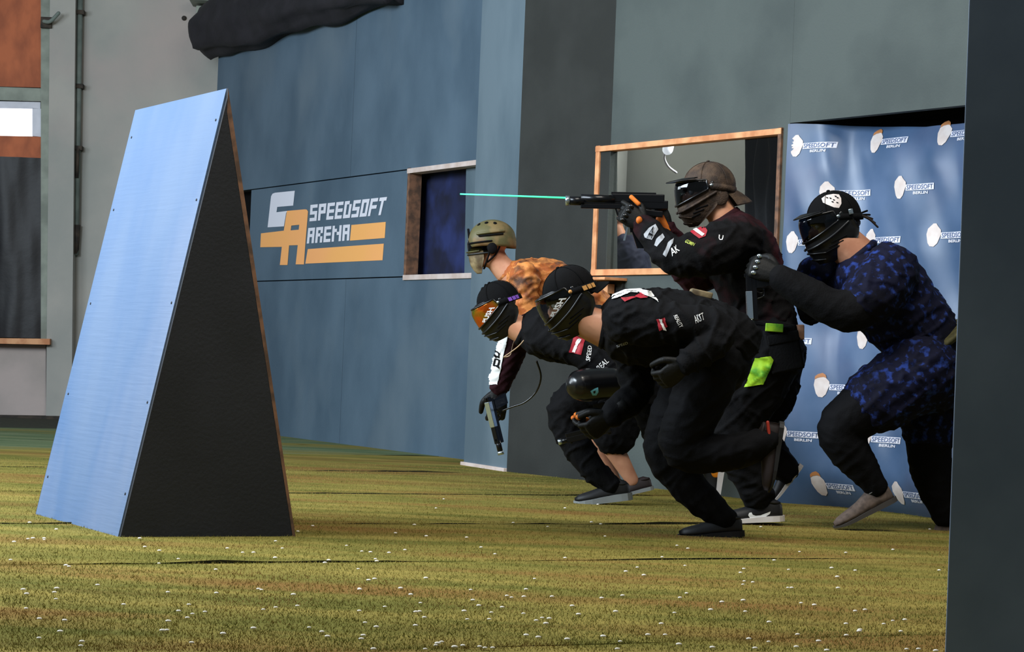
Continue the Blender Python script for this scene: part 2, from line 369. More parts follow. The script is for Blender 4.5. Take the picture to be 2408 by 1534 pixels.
# ------------------------------------------------------------------ wall planes
class Wall:
    def __init__(s, a, b):
        s.a = Vector((a[0], a[1], 0)); d = Vector((b[0] - a[0], b[1] - a[1], 0)); s.L = d.length; s.t = d.normalized()
        s.n = Vector((s.t.y, -s.t.x, 0))
        if s.n.dot(s.a) > 0: s.n = -s.n            # faces the camera
    def uz(s, px, py, off=0.0):
        d = ray(px, py); k = (s.a + s.n * off - CAM).dot(s.n) / d.dot(s.n); p = CAM + d * k
        return (p - s.a).dot(s.t), p.z
    def pt(s, u, z, off=0.0): return s.a + s.t * u + Vector((0, 0, z)) + s.n * off
    def cells(s, us, zs, hole, th, off=0.0):
        """slab with openings: hole(i,j) True where a cell is open"""
        V, Fc, ix = [], [], {}
        def vi(i, j, k):
            if (i, j, k) not in ix: ix[(i, j, k)] = len(V); V.append(s.pt(us[i], zs[j], off - th * k))
            return ix[(i, j, k)]
        nu, nz = len(us) - 1, len(zs) - 1
        op = lambda i, j: i < 0 or j < 0 or i >= nu or j >= nz or hole(i, j)
        for i in range(nu):
            for j in range(nz):
                if op(i, j): continue
                Fc.append([vi(i, j, 0), vi(i + 1, j, 0), vi(i + 1, j + 1, 0), vi(i, j + 1, 0)])
                Fc.append([vi(i, j, 1), vi(i, j + 1, 1), vi(i + 1, j + 1, 1), vi(i + 1, j, 1)])
                for (di, dj, e) in ((-1, 0, ((i, j), (i, j + 1))), (1, 0, ((i + 1, j), (i + 1, j + 1))), (0, -1, ((i, j), (i + 1, j))), (0, 1, ((i, j + 1), (i + 1, j + 1)))):
                    if op(i + di, j + dj): Fc.append([vi(*e[0], 0), vi(*e[0], 1), vi(*e[1], 1), vi(*e[1], 0)])
        return V, Fc
    def board(s, u0, u1, z0, z1, th, off=0.0, bev=.002):
        c = s.pt((u0 + u1) / 2, (z0 + z1) / 2, off - th / 2)
        return box_frame(c, s.t, s.n, Vector((0, 0, 1)), abs(u1 - u0) / 2, th / 2, (z1 - z0) / 2, bev)
    def quad(s, pix, th, off=0.0):
        uv = [s.uz(*p, off) for p in pix]
        return prism([s.pt(u, z, off) for u, z in uv], [s.pt(u, z, off - th) for u, z in uv])

TOP = 3.9
# ---- floor ------------------------------------------------------------------
fl = new_obj('floor', *box_frame((0, 11, -.05), Vector((1, 0, 0)), Vector((0, 1, 0)), Vector((0, 0, 1)), 9, 13, .05), 'concrete', smooth=False, kind='structure')
E1 = Vector((.885, .465, 0)); E2 = Vector((-.465, .885, 0))      # along / across the turf rolls
seams = [-1.2, 0.9, 2.9, 4.74, 6.74, 8.25, 10.02, 11.93, 13.84, 15.2, 17.2]
def turf_strip(s0, s1, u0, u1, m, seed):
    """one roll of turf with gently uneven edges, 14 mm thick"""
    rnd = random.Random(seed); n = 140; a, b = [], []
    curl = lambda u: max(0.0, -.001 + .020 * noise.noise(Vector((u * .8, seed * 3.1, 7))) + .006 * noise.noise(Vector((u * 5, seed, 2)))) if seed > 2 else 0.0
    for i in range(n + 1):
        u = u0 + (u1 - u0) * i / n
        ja = .002 + .03 * max(0, noise.noise(Vector((u * 1.3, seed, 0)))); jb = .0 + .03 * max(0, noise.noise(Vector((u * 1.3, seed + 9, 0))))
        a.append((u, s0 + ja)); b.append((u, s1 - jb))
    V, Fc = [], []
    for i in range(n + 1):
        for (u, s) in (a[i], b[i]):
            p = E1 * u + E2 * s
            for z in (.0, .014): V.append(Vector((p.x, p.y, z + (curl(u) if (z and s == a[i][1]) else 0.0005))))
        p = E1 * a[i][0] + E2 * (a[i][1] + .10); V.append(Vector((p.x, p.y, .014)))
    for i in range(n):
        k = i * 5; l = k + 5
        Fc += [[k + 1, l + 1, l + 4, k + 4], [k + 4, l + 4, l + 3, k + 3], [k, k + 1, l + 1, l], [k + 2, l + 2, l + 3, k + 3]]
    o = new_obj('turf_strip', V, Fc, m, fl, smooth=False); o.data.materials.append(M['soil'])
    for q in o.data.polygons:
        if q.index % 4 == 2: q.material_index = 1
    return o
back = new_obj('turf_backing', *box_frame((0, 9.5, .0015), Vector((1, 0, 0)), Vector((0, 1, 0)), Vector((0, 0, 1)), 6.5, 11.5, .0015), 'soil', fl, smooth=False)
for i in range(len(seams) - 1):
    far = i >= 8
    turf_strip(seams[i], seams[i + 1], -7.5 if not far else -1.6, 9, 'turf_far' if far else 'turf', i)

# ---- blue arena wall ----------------------------------------------------------
g1, g2 = G(660, 1030), G(1090, 1086)
WB = Wall(g1, g2)
uL = WB.uz(494, 600)[0]; uR = WB.uz(1235, 600)[0]
zTL = WB.uz(492, 112)[1]
zs1 = WB.uz(958, 651)[1]; zs2 = WB.uz(960, 399)[1]; uW0 = WB.uz(959, 520)[0]
uW1 = WB.uz(1180, 520)[0]
uS = min(uL, uR), max(uL, uR)
wb = empty('wall_back', WB.pt(WB.L / 2, 0), kind='structure')
def panel(w_, u0, u1, z0, z1, th, m, parent, off=0.0):
    return new_obj('panel', *w_.board(min(u0, u1), max(u0, u1), z0, z1, th, off), m, parent, smooth=False)
gp = .004
uD = WB.uz(589, 500)[0]; zD = WB.uz(589, 411)[1]
uend = uR
cuts = [uL, WB.uz(820, 500)[0], uend]
panel(WB, cuts[0], cuts[1] - gp, .0, zs1 - gp, .04, 'wall_blue', wb); panel(WB, cuts[1] + gp, cuts[2], .0, zs1 - gp, .04, 'wall_blue', wb)
panel(WB, uD, uW0, zs1 + gp, zs2 - gp, .04, 'wall_blue', wb)
panel(WB, uL, WB.uz(510, 500)[0], zs1 + gp, zs2 - gp, .04, 'wall_blue', wb)
panel(WB, uW1, uend, zs1 + gp, zs2 - gp, .04, 'wall_blue', wb)
panel(WB, cuts[0], cuts[1] - gp, zs2 + gp, zTL, .04, 'wall_blue', wb); panel(WB, cuts[1] + gp, cuts[2], zs2 + gp, zTL, .04, 'wall_blue', wb)
new_obj('backing', *WB.cells([uL, WB.uz(510, 500)[0], uD, uW0, uW1, uend] if uL < uR else [uend, uW1, uW0, uD, WB.uz(510, 500)[0], uL], [0, zs1, zs2, zTL],
        lambda i, j: (j == 1 and i in (1, 3)), .05, -.041), 'bunker_dark', wb, smooth=False)
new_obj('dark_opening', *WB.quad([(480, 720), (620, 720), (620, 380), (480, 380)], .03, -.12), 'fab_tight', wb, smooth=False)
# firing window frame in the blue wall
w1 = empty('window_2', WB.pt(uW0, zs1), kind='structure')
new_obj('window_frame', *WB.board(*sorted((uW0 - .012, uW0 + .022)), zs1 - .02, zs2 + .01, .1, .012), 'ply_dk', w1, smooth=False)
new_obj('window_frame', *WB.board(*sorted((uW0 - .02, uW1)), zs1 - .025, zs1 + .012, .1, .014), 'pine_white', w1, smooth=False)
new_obj('window_frame', *WB.board(*sorted((uW0 - .02, uW1)), zs2 - .03, zs2 + .005, .1, .014), 'pine_white', w1, smooth=False)
q = WB.quad([(930, 680), (1092, 680), (1098, 350), (930, 350)], .02, -.16)
nb = new_obj('hanging_cloth', *q, 'navy_board', smooth=False); tag(nb, 'dark navy cloth hanging behind the small window of the blue wall', 'cloth', kind=None)
new_obj('wall_far', *WB.quad([(1091, 700), (1180, 700), (1180, 350), (1097, 350)], .03, -.06), 'wall_strip', smooth=False, kind='structure')

# corner: pale pillar face, charcoal face, grey-green wall
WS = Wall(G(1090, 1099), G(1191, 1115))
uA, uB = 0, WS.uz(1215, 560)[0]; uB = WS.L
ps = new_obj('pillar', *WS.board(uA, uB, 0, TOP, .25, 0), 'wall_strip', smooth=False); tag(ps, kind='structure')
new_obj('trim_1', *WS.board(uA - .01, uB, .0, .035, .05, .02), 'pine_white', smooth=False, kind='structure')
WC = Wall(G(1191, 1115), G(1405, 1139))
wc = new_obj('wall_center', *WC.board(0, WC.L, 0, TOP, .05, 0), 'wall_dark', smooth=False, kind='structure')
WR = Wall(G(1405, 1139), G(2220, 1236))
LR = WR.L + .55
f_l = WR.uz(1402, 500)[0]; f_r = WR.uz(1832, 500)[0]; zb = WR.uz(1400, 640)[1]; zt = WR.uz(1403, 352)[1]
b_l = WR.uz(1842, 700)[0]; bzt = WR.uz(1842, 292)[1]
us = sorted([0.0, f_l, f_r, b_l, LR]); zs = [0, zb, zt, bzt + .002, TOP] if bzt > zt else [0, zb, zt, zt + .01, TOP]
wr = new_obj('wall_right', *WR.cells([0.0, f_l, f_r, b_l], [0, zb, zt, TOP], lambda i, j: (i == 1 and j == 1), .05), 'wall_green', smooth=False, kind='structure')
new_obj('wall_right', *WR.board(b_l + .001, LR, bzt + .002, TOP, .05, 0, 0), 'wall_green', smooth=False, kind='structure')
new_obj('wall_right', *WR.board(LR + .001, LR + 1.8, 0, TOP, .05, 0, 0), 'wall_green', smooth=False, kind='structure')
# big window frame with acrylic pane
wf = empty('window_3', WR.pt((f_l + f_r) / 2, zb), kind='structure')
fw = .030
for args in ((f_l - .01, f_l + fw, zb - .02, zt + .02), (f_r - fw * .6, f_r + .01, zb - .02, zt + .02)):
    new_obj('window_frame', *WR.board(args[0], args[1], args[2], args[3], .07, .015), 'pine' if args[0] < (f_l + f_r) / 2 else 'ply_dk', wf, smooth=False)
for args in ((f_l - .01, f_r + .01, zb - .022, zb + .014), (f_l - .01, f_r + .01, zt - .016, zt + .016)):
    new_obj('window_frame', *WR.board(args[0], args[1], args[2], args[3], .07, .018), 'pine', wf, smooth=False)
new_obj('window_pane', *WR.board(f_l, f_r, zb, zt, .004, -.03, 0), 'window_glass', wf, smooth=False)
# room beyond the window
new_obj('wall_inner', *WR.quad([(1420, 860), (2300, 860), (2300, 120), (1420, 120)], .04, -1.6), 'room_pale', smooth=False, kind='structure')
_pa = WC.pt(.1, 0, -.2)
WP = Wall((_pa.x, _pa.y), (_pa.x + .9, _pa.y + 3.0))
new_obj('wall_light_block', *WP.board(0, WP.L, 0, TOP, .05, 0), 'room_pale', smooth=False, kind='structure')  # unseen wall added to keep side light out of the inner room
pr = new_obj('trim_2', *WR.quad([(1380, 860), (1436, 860), (1436, 250), (1380, 250)], .05, -.35), 'wall_green', smooth=False, kind='structure')
def drape(w_, pix, off, waves, amp, m, name, label=None, cat=None, nu=60, nv=24, phase=0.0, parent=None, zr=1.0):
    uv = [w_.uz(*p, off) for p in pix]; V, Fc = [], []
    for j in range(nv + 1):
        v = j / nv
        for i in range(nu + 1):
            u = i / nu
            x = (uv[0][0] * (1 - u) + uv[1][0] * u) * (1 - v) + (uv[3][0] * (1 - u) + uv[2][0] * u) * v
            z = (uv[0][1] * (1 - u) + uv[1][1] * u) * (1 - v) + (uv[3][1] * (1 - u) + uv[2][1] * u) * v
            d = amp * (math.sin(u * waves * 2 * PI + phase + 2.2 * noise.noise(Vector((u * 2, v * 2 * zr, phase)))) + 1.2 * noise.noise(Vector((u * 7, v * 3 * zr, 5 + phase))))
            V.append(w_.pt(x, z, off + d))
    for j in range(nv):
        for i in range(nu):
            k = j * (nu + 1) + i; Fc.append([k, k + 1, k + nu + 2, k + nu + 1])
    n = len(V); V += [p - w_.n * .004 for p in V]; Fc += [f[::-1] for f in [[a + n for a in f] for f in Fc]]
    o = new_obj(name, V, Fc, m, parent); return tag(o, label, cat)
drape(WR, [(1752, 660), (1832, 655), (1832, 260), (1765, 265)], -.9, 3, .03, 'cloth', 'dark_curtain', 'dark curtain hanging in the room behind the large framed window', 'curtain')

lp = empty('white_glint', WR.pt(*WR.uz(1576, 340), -1.0), 'small white glow standing for a bright reflection at the top edge of the large window', 'lamp')  # glowing body added for a bright reflection in the pane
new_obj('glint_body', *loft([tuple(P(1580, 318, 13.9)) + (.030, .030), tuple(P(1570, 352, 13.9)) + (.034, .034)], n=12, sub=2), emis('glint_glow', (235, 240, 250), 1.0), lp)
new_obj('glint_arc', *wire([P(1566, 352, 13.9), P(1562, 372, 13.95), P(1572, 392, 14.0), P(1590, 406, 14.05)], .008), 'whitepaint', lp)
# shelf under the window
sh = empty('wall_shelf', WR.pt(*WR.uz(1430, 700)), 'small wooden shelf with a brown block, mounted under the large window', 'shelf')
u0, z0 = WR.uz(1393, 656); u1, _ = WR.uz(1475, 657)
new_obj('shelf_board', *WR.board(u0, u1, z0 - .016, z0, .16, .16), 'pine', sh, smooth=False)
new_obj('shelf_back', *WR.board(u0, u1 - .02, z0 - .12, z0 - .018, .02, .02), 'wall_dark', sh, smooth=False)
ua, za = WR.uz(1422, 680); ub, _ = WR.uz(1455, 680)
new_obj('block', *WR.board(ua, ub, za - .03, za + .025, .05, .08), 'pine', sh, smooth=False)

# ---- foreground wall ----------------------------------------------------------
p0 = P(2251, 767, 5.0); WFm = Wall((p0.x, p0.y), (p0.x + 1.8, p0.y - .35))
new_obj('wall_front', *WFm.board(0, 1.8, 0, 3.2, .05, 0), 'wall_front', smooth=False, kind='structure')

# ---- hall wall at the far left ---------------------------------------------------
gl0, gl1 = G(0, 981), G(130, 986)
WL = Wall(gl0, (gl0.x + 6.5, gl0.y + .35))
new_obj('wall_left', *WL.board(-3.0, 7.0, 0, 7.5, .3, 0), 'plaster', smooth=False, kind='structure')
def wq(name, pix, th, off, m, parent=None, kind=None, label=None, cat=None):
    o = new_obj(name, *WL.quad(pix, th, off), m, parent, smooth=False)
    return tag(o, label, cat, None, kind)
wq('trim_3', [(108, 984), (168, 986), (178, -60), (118, -60)], .16, .16, 'plaster', kind='structure')
wq('wall_lower', [(-120, 978), (108, 984), (108, 812), (-120, 806)], .08, .08, 'plaster2', kind='structure')
wq('baseboard_left', [(-120, 990), (480, 998), (480, 984), (-120, 975)], .2, .2, 'rust', kind='structure')
wn = empty('window_1', WL.pt(*WL.uz(40, 800)), kind='structure')
wq('window_frame', [(96, 800), (120, 800), (118, -60), (96, -60)], .14, .14, 'oldpaint', wn)
wq('window_frame', [(-120, 232), (98, 238), (98, 208), (-120, 200)], .12, .12, 'oldpaint', wn)
wq('window_frame', [(-120, 252), (95, 256), (95, 240), (-120, 236)], .08, .08, 'whitepaint', wn)
wq('window_frame', [(76, 320), (97, 322), (96, 256), (76, 254)], .08, .08, 'whitepaint', wn)
wq('window_pane', [(-120, 320), (78, 320), (78, 248), (-120, 246)], .02, .05, 'daylight', wn)
wq('plywood_panel', [(-120, 200), (96, 206), (96, -60), (-120, -60)], .02, .06, 'ply_orange', label='large orange plywood panel boarding the upper window at top left', cat='panel')
wq('plywood_panel', [(-120, 364), (102, 372), (98, 322), (-120, 316)], .02, .10, 'ply_orange', label='narrow orange plywood strip under the bright window pane', cat='panel')
drape(WL, [(-120, 790), (98, 796), (105, 372), (-120, 364)], .12, 1.6, .014, 'black_sheet', 'plastic_sheet', 'black plastic sheet covering the lower window at the far left', 'sheet', phase=1.0)
wq('wooden_sill', [(-120, 806), (117, 811), (117, 797), (-120, 794)], .16, .24, 'pine', label='thin wooden sill board under the black plastic sheet', cat='sill')
pp = empty('wall_pipe', WL.pt(WL.uz(185, 600)[0], 1.5), 'grey painted vertical pipe with brackets on the hall wall', 'pipe')
a = WL.pt(*WL.uz(181, 600), .06); b = WL.pt(*WL.uz(191, -40), .06)
new_obj('pipe_tube', *cyl(a, b, .026, n=14), 'pipe', pp)
for y in (32, 205, 350):
    c = WL.pt(*WL.uz(190 - y * .015, y), .05)
    new_obj('bracket', *box_frame(c, WL.t, WL.n, Vector((0, 0, 1)), .045, .05, .02, .004), 'rust', pp)
a = WL.pt(*WL.uz(187, 352), .10); b = WL.pt(*WL.uz(184, 420), .09)
new_obj('pipe_joint', *cyl(a, b, .016), 'rust', pp)
new_obj('pipe_valve', *cyl(WL.pt(*WL.uz(183, 530), .06), WL.pt(*WL.uz(180, 598), .06), .034, .028), 'rust', pp)
hk = empty('wall_bracket', WL.pt(*WL.uz(125, 60)), 'old hinged metal bracket high on the white pilaster', 'bracket')
new_obj('bracket_arm', *wire([WL.pt(*WL.uz(112, 58), .2), WL.pt(*WL.uz(128, 60), .25), WL.pt(*WL.uz(148, 42), .27)], .018), 'pipe', hk)
new_obj('bracket_plate', *box_frame(WL.pt(*WL.uz(116, 60), .17), WL.t, WL.n, Vector((0, 0, 1)), .05, .02, .05, .004), 'rust', hk)
lt = empty('wall_lamp', WL.pt(*WL.uz(478, 20)), 'pale wall lamp fixture beside the bundled black cloth', 'lamp')
new_obj('lamp_canopy', *box_frame(WL.pt(*WL.uz(495, 10), .2), WL.t, WL.n, Vector((0, 0, 1)), .16, .2, .03, .01), 'oldpaint', lt)
new_obj('lamp_box', *box_frame(WL.pt(*WL.uz(478, 45), .12), WL.t, WL.n, Vector((0, 0, 1)), .05, .1, .09, .01), 'oldpaint', lt)
for (x, y) in ((433, 43), (140, 143)):
    h = new_obj('wall_hole', *cyl(WL.pt(*WL.uz(x, y), .0), WL.pt(*WL.uz(x, y), .012), .022), 'rust'); tag(h, 'small dark bolt head ' + ('beside the wall lamp' if x > 300 else 'on the white pilaster'), 'bolt')

# bundled black cloth over the top of the blue wall
def bundle():
    V, Fc = [], []; n = 26; path = []
    for i in range(64):
        s = i / 63; x = 482 + s * 470
        y = 108 - (x - 490) * .325
        u, z = WB.uz(x, y); path.append(WB.pt(u, z + .10 + .05 * noise.noise(Vector((s * 6, 0, 0))), .06))
    for i, c in enumerate(path):
        t = (path[min(i + 1, 63)] - path[max(i - 1, 0)]).normalized(); e = min(1, (i + 1) / 4) ** .5
        for k in range(n):
            a = 2 * PI * k / n; up = Vector((0, 0, 1)); sd = t.cross(up).normalized(); uu = sd.cross(t)
            r = 1 + .28 * noise.noise(Vector((i * .12, math.cos(a) * 1.8, math.sin(a) * 1.8))) + .10 * math.sin(a * 7 + i * .15)
            V.append(c + sd * (math.cos(a) * .17 * r * e) + uu * (math.sin(a) * .24 * r * e))
    for i in range(63):
        for k in range(n):
            j = (k + 1) % n; Fc.append([i * n + k, i * n + j, (i + 1) * n + j, (i + 1) * n + k])
    Fc.append(list(range(n))[::-1]); Fc.append([63 * n + k for k in range(n)])
    return V, Fc
bo = new_obj('rolled_curtain', *bundle(), 'cloth'); tag(bo, 'bundled black cloth draped along the top of the blue wall', 'curtain')

# ---- painted wall sign ------------------------------------------------------------
sg = empty('wall_sign', WB.pt(*WB.uz(760, 620)), 'white and orange SPEEDSOFT ARENA sign printed on the blue wall', 'sign')
def wall_print(name, shapes, m, th=.002):
    V, Fc = [], []
    for pts, tris in shapes:
        n = len(V); V += [WB.pt(*WB.uz(x, y), th) for x, y in pts]; Fc += [[i + n for i in t] for t in tris]
    return new_obj(name, V, Fc, m, sg, smooth=False)
cz = lambda l: [(560 + x / 3.44, 350 + y / 3.44) for x, y in l]
wall_print('emblem_letter', [poly(*cz([(300, 356), (460, 340), (447, 460), (318, 471), (312, 514), (400, 503), (390, 520), (372, 628), (240, 636), (268, 385), (280, 364)]))], 'logo_white')
wall_print('emblem_letter', [poly(*cz([(398, 503), (545, 490), (560, 494), (568, 508), (545, 790), (535, 936), (468, 936), (485, 780), (415, 782), (402, 941), (340, 941), (356, 794), (182, 797), (187, 685), (372, 663), (388, 560)]),
    holes=(cz([(433, 622), (497, 615), (493, 655), (428, 661)]),))], 'logo_orange', .003)
wall_print('bar', [poly(*cz([(918, 617), (1196, 592), (1188, 722), (906, 744)]))], 'logo_orange')
wall_print('bar', [poly(*cz([(565, 812), (1180, 768), (1170, 902), (545, 930)]))], 'logo_orange')
GL = {'S': ['111', '1..', '111', '..1', '111'], 'P': ['111', '1.1', '111', '1..', '1..'], 'E': ['111', '1..', '111', '1..', '111'], 'D': ['11.', '1.1', '1.1', '1.1', '111'],
      'O': ['111', '1.1', '1.1', '1.1', '111'], 'F': ['111', '1..', '111', '1..', '1..'], 'T': ['111', '.1.', '.1.', '.1.', '.1.'], 'A': ['111', '1.1', '111', '1.1', '1.1'],
      'R': ['111', '1.1', '11.', '1.1', '1.1'], 'N': ['1..1', '11.1', '1.11', '1..1', '1..1']}
def block_word(word, quad):
    f = quad_map(quad); tot = sum(len(GL[c][0]) for c in word) + .55 * (len(word) - 1); x = 0; S = []
    for c in word:
        g = GL[c]
        for r in range(5):
            k = 0
            while k < len(g[r]):
                if g[r][k] == '1':
                    e = k
                    while e < len(g[r]) and g[r][e] == '1': e += 1
                    p = [f((x + k) / tot, 1 - (r + 1) / 5), f((x + e) / tot, 1 - (r + 1) / 5), f((x + e) / tot, 1 - r / 5), f((x + k) / tot, 1 - r / 5)]
                    S.append((p, [[0, 1, 2], [0, 2, 3]])); k = e
                else: k += 1
        x += len(g[0]) + .55
    return S
wall_print('lettering', block_word('SPEEDSOFT', cz([(580, 588), (1175, 535), (1208, 390), (588, 455)])), 'logo_white', .003)
wall_print('lettering', block_word('ARENA', cz([(558, 768), (900, 742), (908, 612), (570, 642)])), 'logo_white', .003)

# ---- banner ------------------------------------------------------------------------
bn = empty('banner', WR.pt(WR.uz(2030, 1210)[0], 0), 'wrinkled blue vinyl banner with repeated white SPEEDSOFT BERLIN logos', 'banner')
ub0 = b_l - .012; ub1 = LR - .01
def banner_pt(u, z, lift=0.0):
    x = (u - ub0) / (ub1 - ub0)
    edge = min(1, max(0, (u - ub0) / .35)); d = .008 - .10 * edge
    d += .075 * noise.noise(Vector((u * 2.1, z * 1.3, 1))) + .034 * noise.noise(Vector((u * 5 + z * 2, z * 2.3, 4)))
    d += .028 * math.exp(-((u - ub0 - .22 - .25 * (2.0 - z)) / .09) ** 2) * (1 if z > .9 else max(0, z / .9))
    d += .022 * math.sin((u * 3.2 + z * 4.2)) * max(0, 1 - abs(z - .9) / .7)
    top = max(0, z - bzt + .30); d -= 1.0 * top * top * min(1, (u - ub0) / .5)
    d -= .9 * max(0, .22 - z) ** 2 * 3
    d = .008 + (d - .008) * min(1, .15 + edge)
    return WR.pt(u, z, d + lift)
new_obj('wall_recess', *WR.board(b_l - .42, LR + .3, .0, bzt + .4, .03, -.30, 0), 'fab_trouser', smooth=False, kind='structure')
nu, nv = 110, 110; zt_b = lambda u: bzt - .002 - .055 * min(1, max(0, (u - ub0 - .05) / .8))
V, Fc = [], []
for j in range(nv + 1):
    for i in range(nu + 1):
        u = ub0 + (ub1 - ub0) * i / nu; z = .012 + (zt_b(u) - .012) * j / nv; V.append(banner_pt(u, z))
for j in range(nv):
    for i in range(nu):
        k = j * (nu + 1) + i; Fc.append([k, k + 1, k + nu + 2, k + nu + 1])
n0 = len(V); V += [p - WR.n * .004 for p in V]; Fc += [[a_ + n0 for a_ in f][::-1] for f in Fc]
new_obj('banner_sheet', V, Fc, 'banner', bn)
def on_banner(name, shapes, m, lift, parent):
    V, Fc = [], []
    for pts, tris in shapes:
        pts, tris = subdiv2d(pts, tris, .02 if pts[0][0] < ub0 + .05 else .04); n = len(V); V += [banner_pt(x, y, lift) for x, y in pts]; Fc += [[i + n for i in t] for t in tris if min(pts[i][0] for i in t) > ub0 + .03]
    return new_obj(name, V, Fc, m, parent) if Fc else None
logo_px = [(1870, 343), (2010, 328), (2168, 309), (1785, 478), (1930, 452), (2078, 437), (2240, 423), (1864, 570), (2010, 562), (2160, 550), (2232, 685), (2080, 700), (1830, 800),
           (1998, 793), (2160, 800), (1915, 908), (2070, 915), (1770, 905), (1842, 1018), (2010, 1030), (1902, 1140), (2078, 1160), (2190, 1044)]
for k, (x, y) in enumerate(logo_px):
    u, z = WR.uz(x, y); s = .046
    bear = [(-.9, .1), (-.8, .7), (-.45, 1.0), (-.15, 1.25), (.25, 1.25), (.5, .95), (.95, .55), (1.0, .1), (.8, -.4), (.6, -.9), (.2, -1.25), (-.3, -1.2), (-.6, -.85), (-.75, -.4)]
    pb = on_banner('emblem', [poly(*[(u + a_ * s * .95, z + b_ * s) for a_, b_ in bear])], 'banner_cream', .003, bn)
    if pb is None: pb = bn
    if k in (1, 2, 13, 15, 20): on_banner('ear', [poly(*[(u + a_ * s * .95, z + b_ * s) for a_, b_ in [(-.8, .75), (-.75, 1.1), (-.4, 1.35), (.1, 1.5), (.45, 1.3), (.6, .95), (.2, 1.05), (-.4, .95)]])], 'banner_gold', .0045, pb)
    x0 = u + s * .95
    on_banner('word_block', [poly((x0, z - .018), (x0 + .19, z - .018), (x0 + .19, z + .014), (x0, z + .012))], 'banner_print', .003, bn)
    p, t = text2d('SPEEDSOFT', .012)
    on_banner('lettering', [([(x0 + .006 + a_ * .178, z - .014 + b_ * .024) for a_, b_ in p], t)], 'banner_ink', .0045, bn)
    p, t = text2d('BERLIN', .03)
    on_banner('lettering', [([(x0 + .05 + a_ * .1, z - .038 + b_ * .014) for a_, b_ in p], t)], 'banner_print', .003, bn)
#@@PART2
# ------------------------------------------------------------------ blue bunker in front
B1, B2, B3 = G(275, 1272), G(692, 1270), G(98, 1218)
fd = (B2 - B1).normalized(); sd = Vector((-fd.y, fd.x, 0)); Lb = (B3 - B1).length; half = (B2 - B1).length / 2
mid = (B1 + B2) / 2; Hb = (mid + Vector((0, 0, 1)) * 0).z
_d = ray(521, 207); _k = (mid - CAM).dot(sd) / _d.dot(sd); Hb = (CAM + _d * _k).z
bk = empty('bunker', mid + sd * (Lb / 2), 'tall wedge-shaped plywood bunker with bright blue sloped side and dark front', 'bunker')
zz = Vector((0, 0, 1)); ap = mid + zz * Hb
def slope_panel(a, b, top, depth, th, m, name, off=0):
    # sloped rectangular board from the base edge a..(a+depth) up to the ridge
    nrm = (top - a).cross(sd).normalized()
    if nrm.dot(a - mid) < 0: nrm = -nrm
    f = [a, a + sd * depth, top + sd * depth, top]
    inn = [a - nrm * th, a + sd * depth - nrm * th, top + sd * depth - zz * .09, top - zz * .09]
    o = new_obj(name, *prism(f, inn), m, bk, smooth=False); o.data.materials.append(M['ply_dk'])
    for p in o.data.polygons:
        if abs(p.normal.dot(sd)) > .7 and m == 'bunker_dark': p.material_index = 1
    return o
slope_panel(B1, None, ap, Lb, .015, 'bunker_blue', 'side_panel')
slope_panel(B2 - sd * .017, None, ap - sd * .017, Lb + .017, .011, 'bunker_dark', 'side_panel')
def tri_panel(off, th, m, edge):
    a, b, c = B1 + sd * off + fd * .004, B2 + sd * off - fd * .012, ap + sd * off - zz * .035
    g = prism([a, b, c], [p + sd * th for p in (a, b, c)])
    o = new_obj('front_panel' if off < .5 else 'rear_panel', *g, m, bk, smooth=False)
    return o
tri_panel(-.016, .016, 'bunker_dark', 'ply_dk'); tri_panel(Lb, .016, 'bunker_dark', 'ply_dk')
nrm = (ap - B1).cross(sd).normalized(); nrm = nrm if nrm.dot(B1 - mid) > 0 else -nrm
sc = [new_obj('screw_head', *cyl(B1 + (ap - B1) * t + sd * s_ - nrm * .002, B1 + (ap - B1) * t + sd * s_ + nrm * .002, .005, n=8), 'bunker_dark', bk) for t in (.1, .3, .52, .75, .93) for s_ in (.03, Lb - .04)]

# ------------------------------------------------------------------ loose pellets
rp = random.Random(11); base = None; n_p = 0
pel_seen = [(128, 1396), (152, 1462), (420, 1440), (690, 1401), (482, 1442), (905, 1430), (978, 1442), (757, 1489), (845, 1387), (942, 1386), (966, 1401), (1107, 1390), (1126, 1427), (1192, 1404), (1203, 1408), (1275, 1456),
            (1128, 1524), (977, 1474), (998, 1455), (1181, 1431), (1231, 1446), (1232, 1406), (881, 1364), (867, 1367), (846, 1389), (647, 1314), (648, 1275), (664, 1292), (773, 1320), (851, 1299), (883, 1317), (886, 1322), (700, 1252), (66, 1270), (104, 1272)]
spots = [G(x, y, .018) for x, y in pel_seen]
while len(spots) < 210:
    y = 1150 + (1534 - 1150) * rp.random() ** .6; x = 2210 * rp.random()
    g_ = G(x, y, .018)
    d_ = (g_ - mid - sd * Lb / 2)
    if abs(d_.dot(fd)) < half + .03 and abs(d_.dot(sd)) < Lb / 2 + .05: continue
    if g_.y < WR.pt(0, 0).y or True:
        if (g_ - WR.a).dot(WR.n) > .15: spots.append(g_)
for c in spots:
    if base is None:
        base = new_obj('pellet', *ellipsoid((0, 0, 0), Vector((1, 0, 0)), Vector((0, 1, 0)), Vector((0, 0, 1)), .0072, .005, .0034, 12, 8), 'pellet')
        o = base
    else: o = base.copy(); COL.objects.link(o)
    o.location = c + Vector((0, 0, .003)); k = .75 + .35 * rp.random(); o.scale = (k, k, k); o.rotation_euler = (0, 0, (rp.random() - .5) * .5)
    tag(o, 'small white plastic pellet lying loose on the olive turf', 'pellet', 'white pellets scattered over the turf')

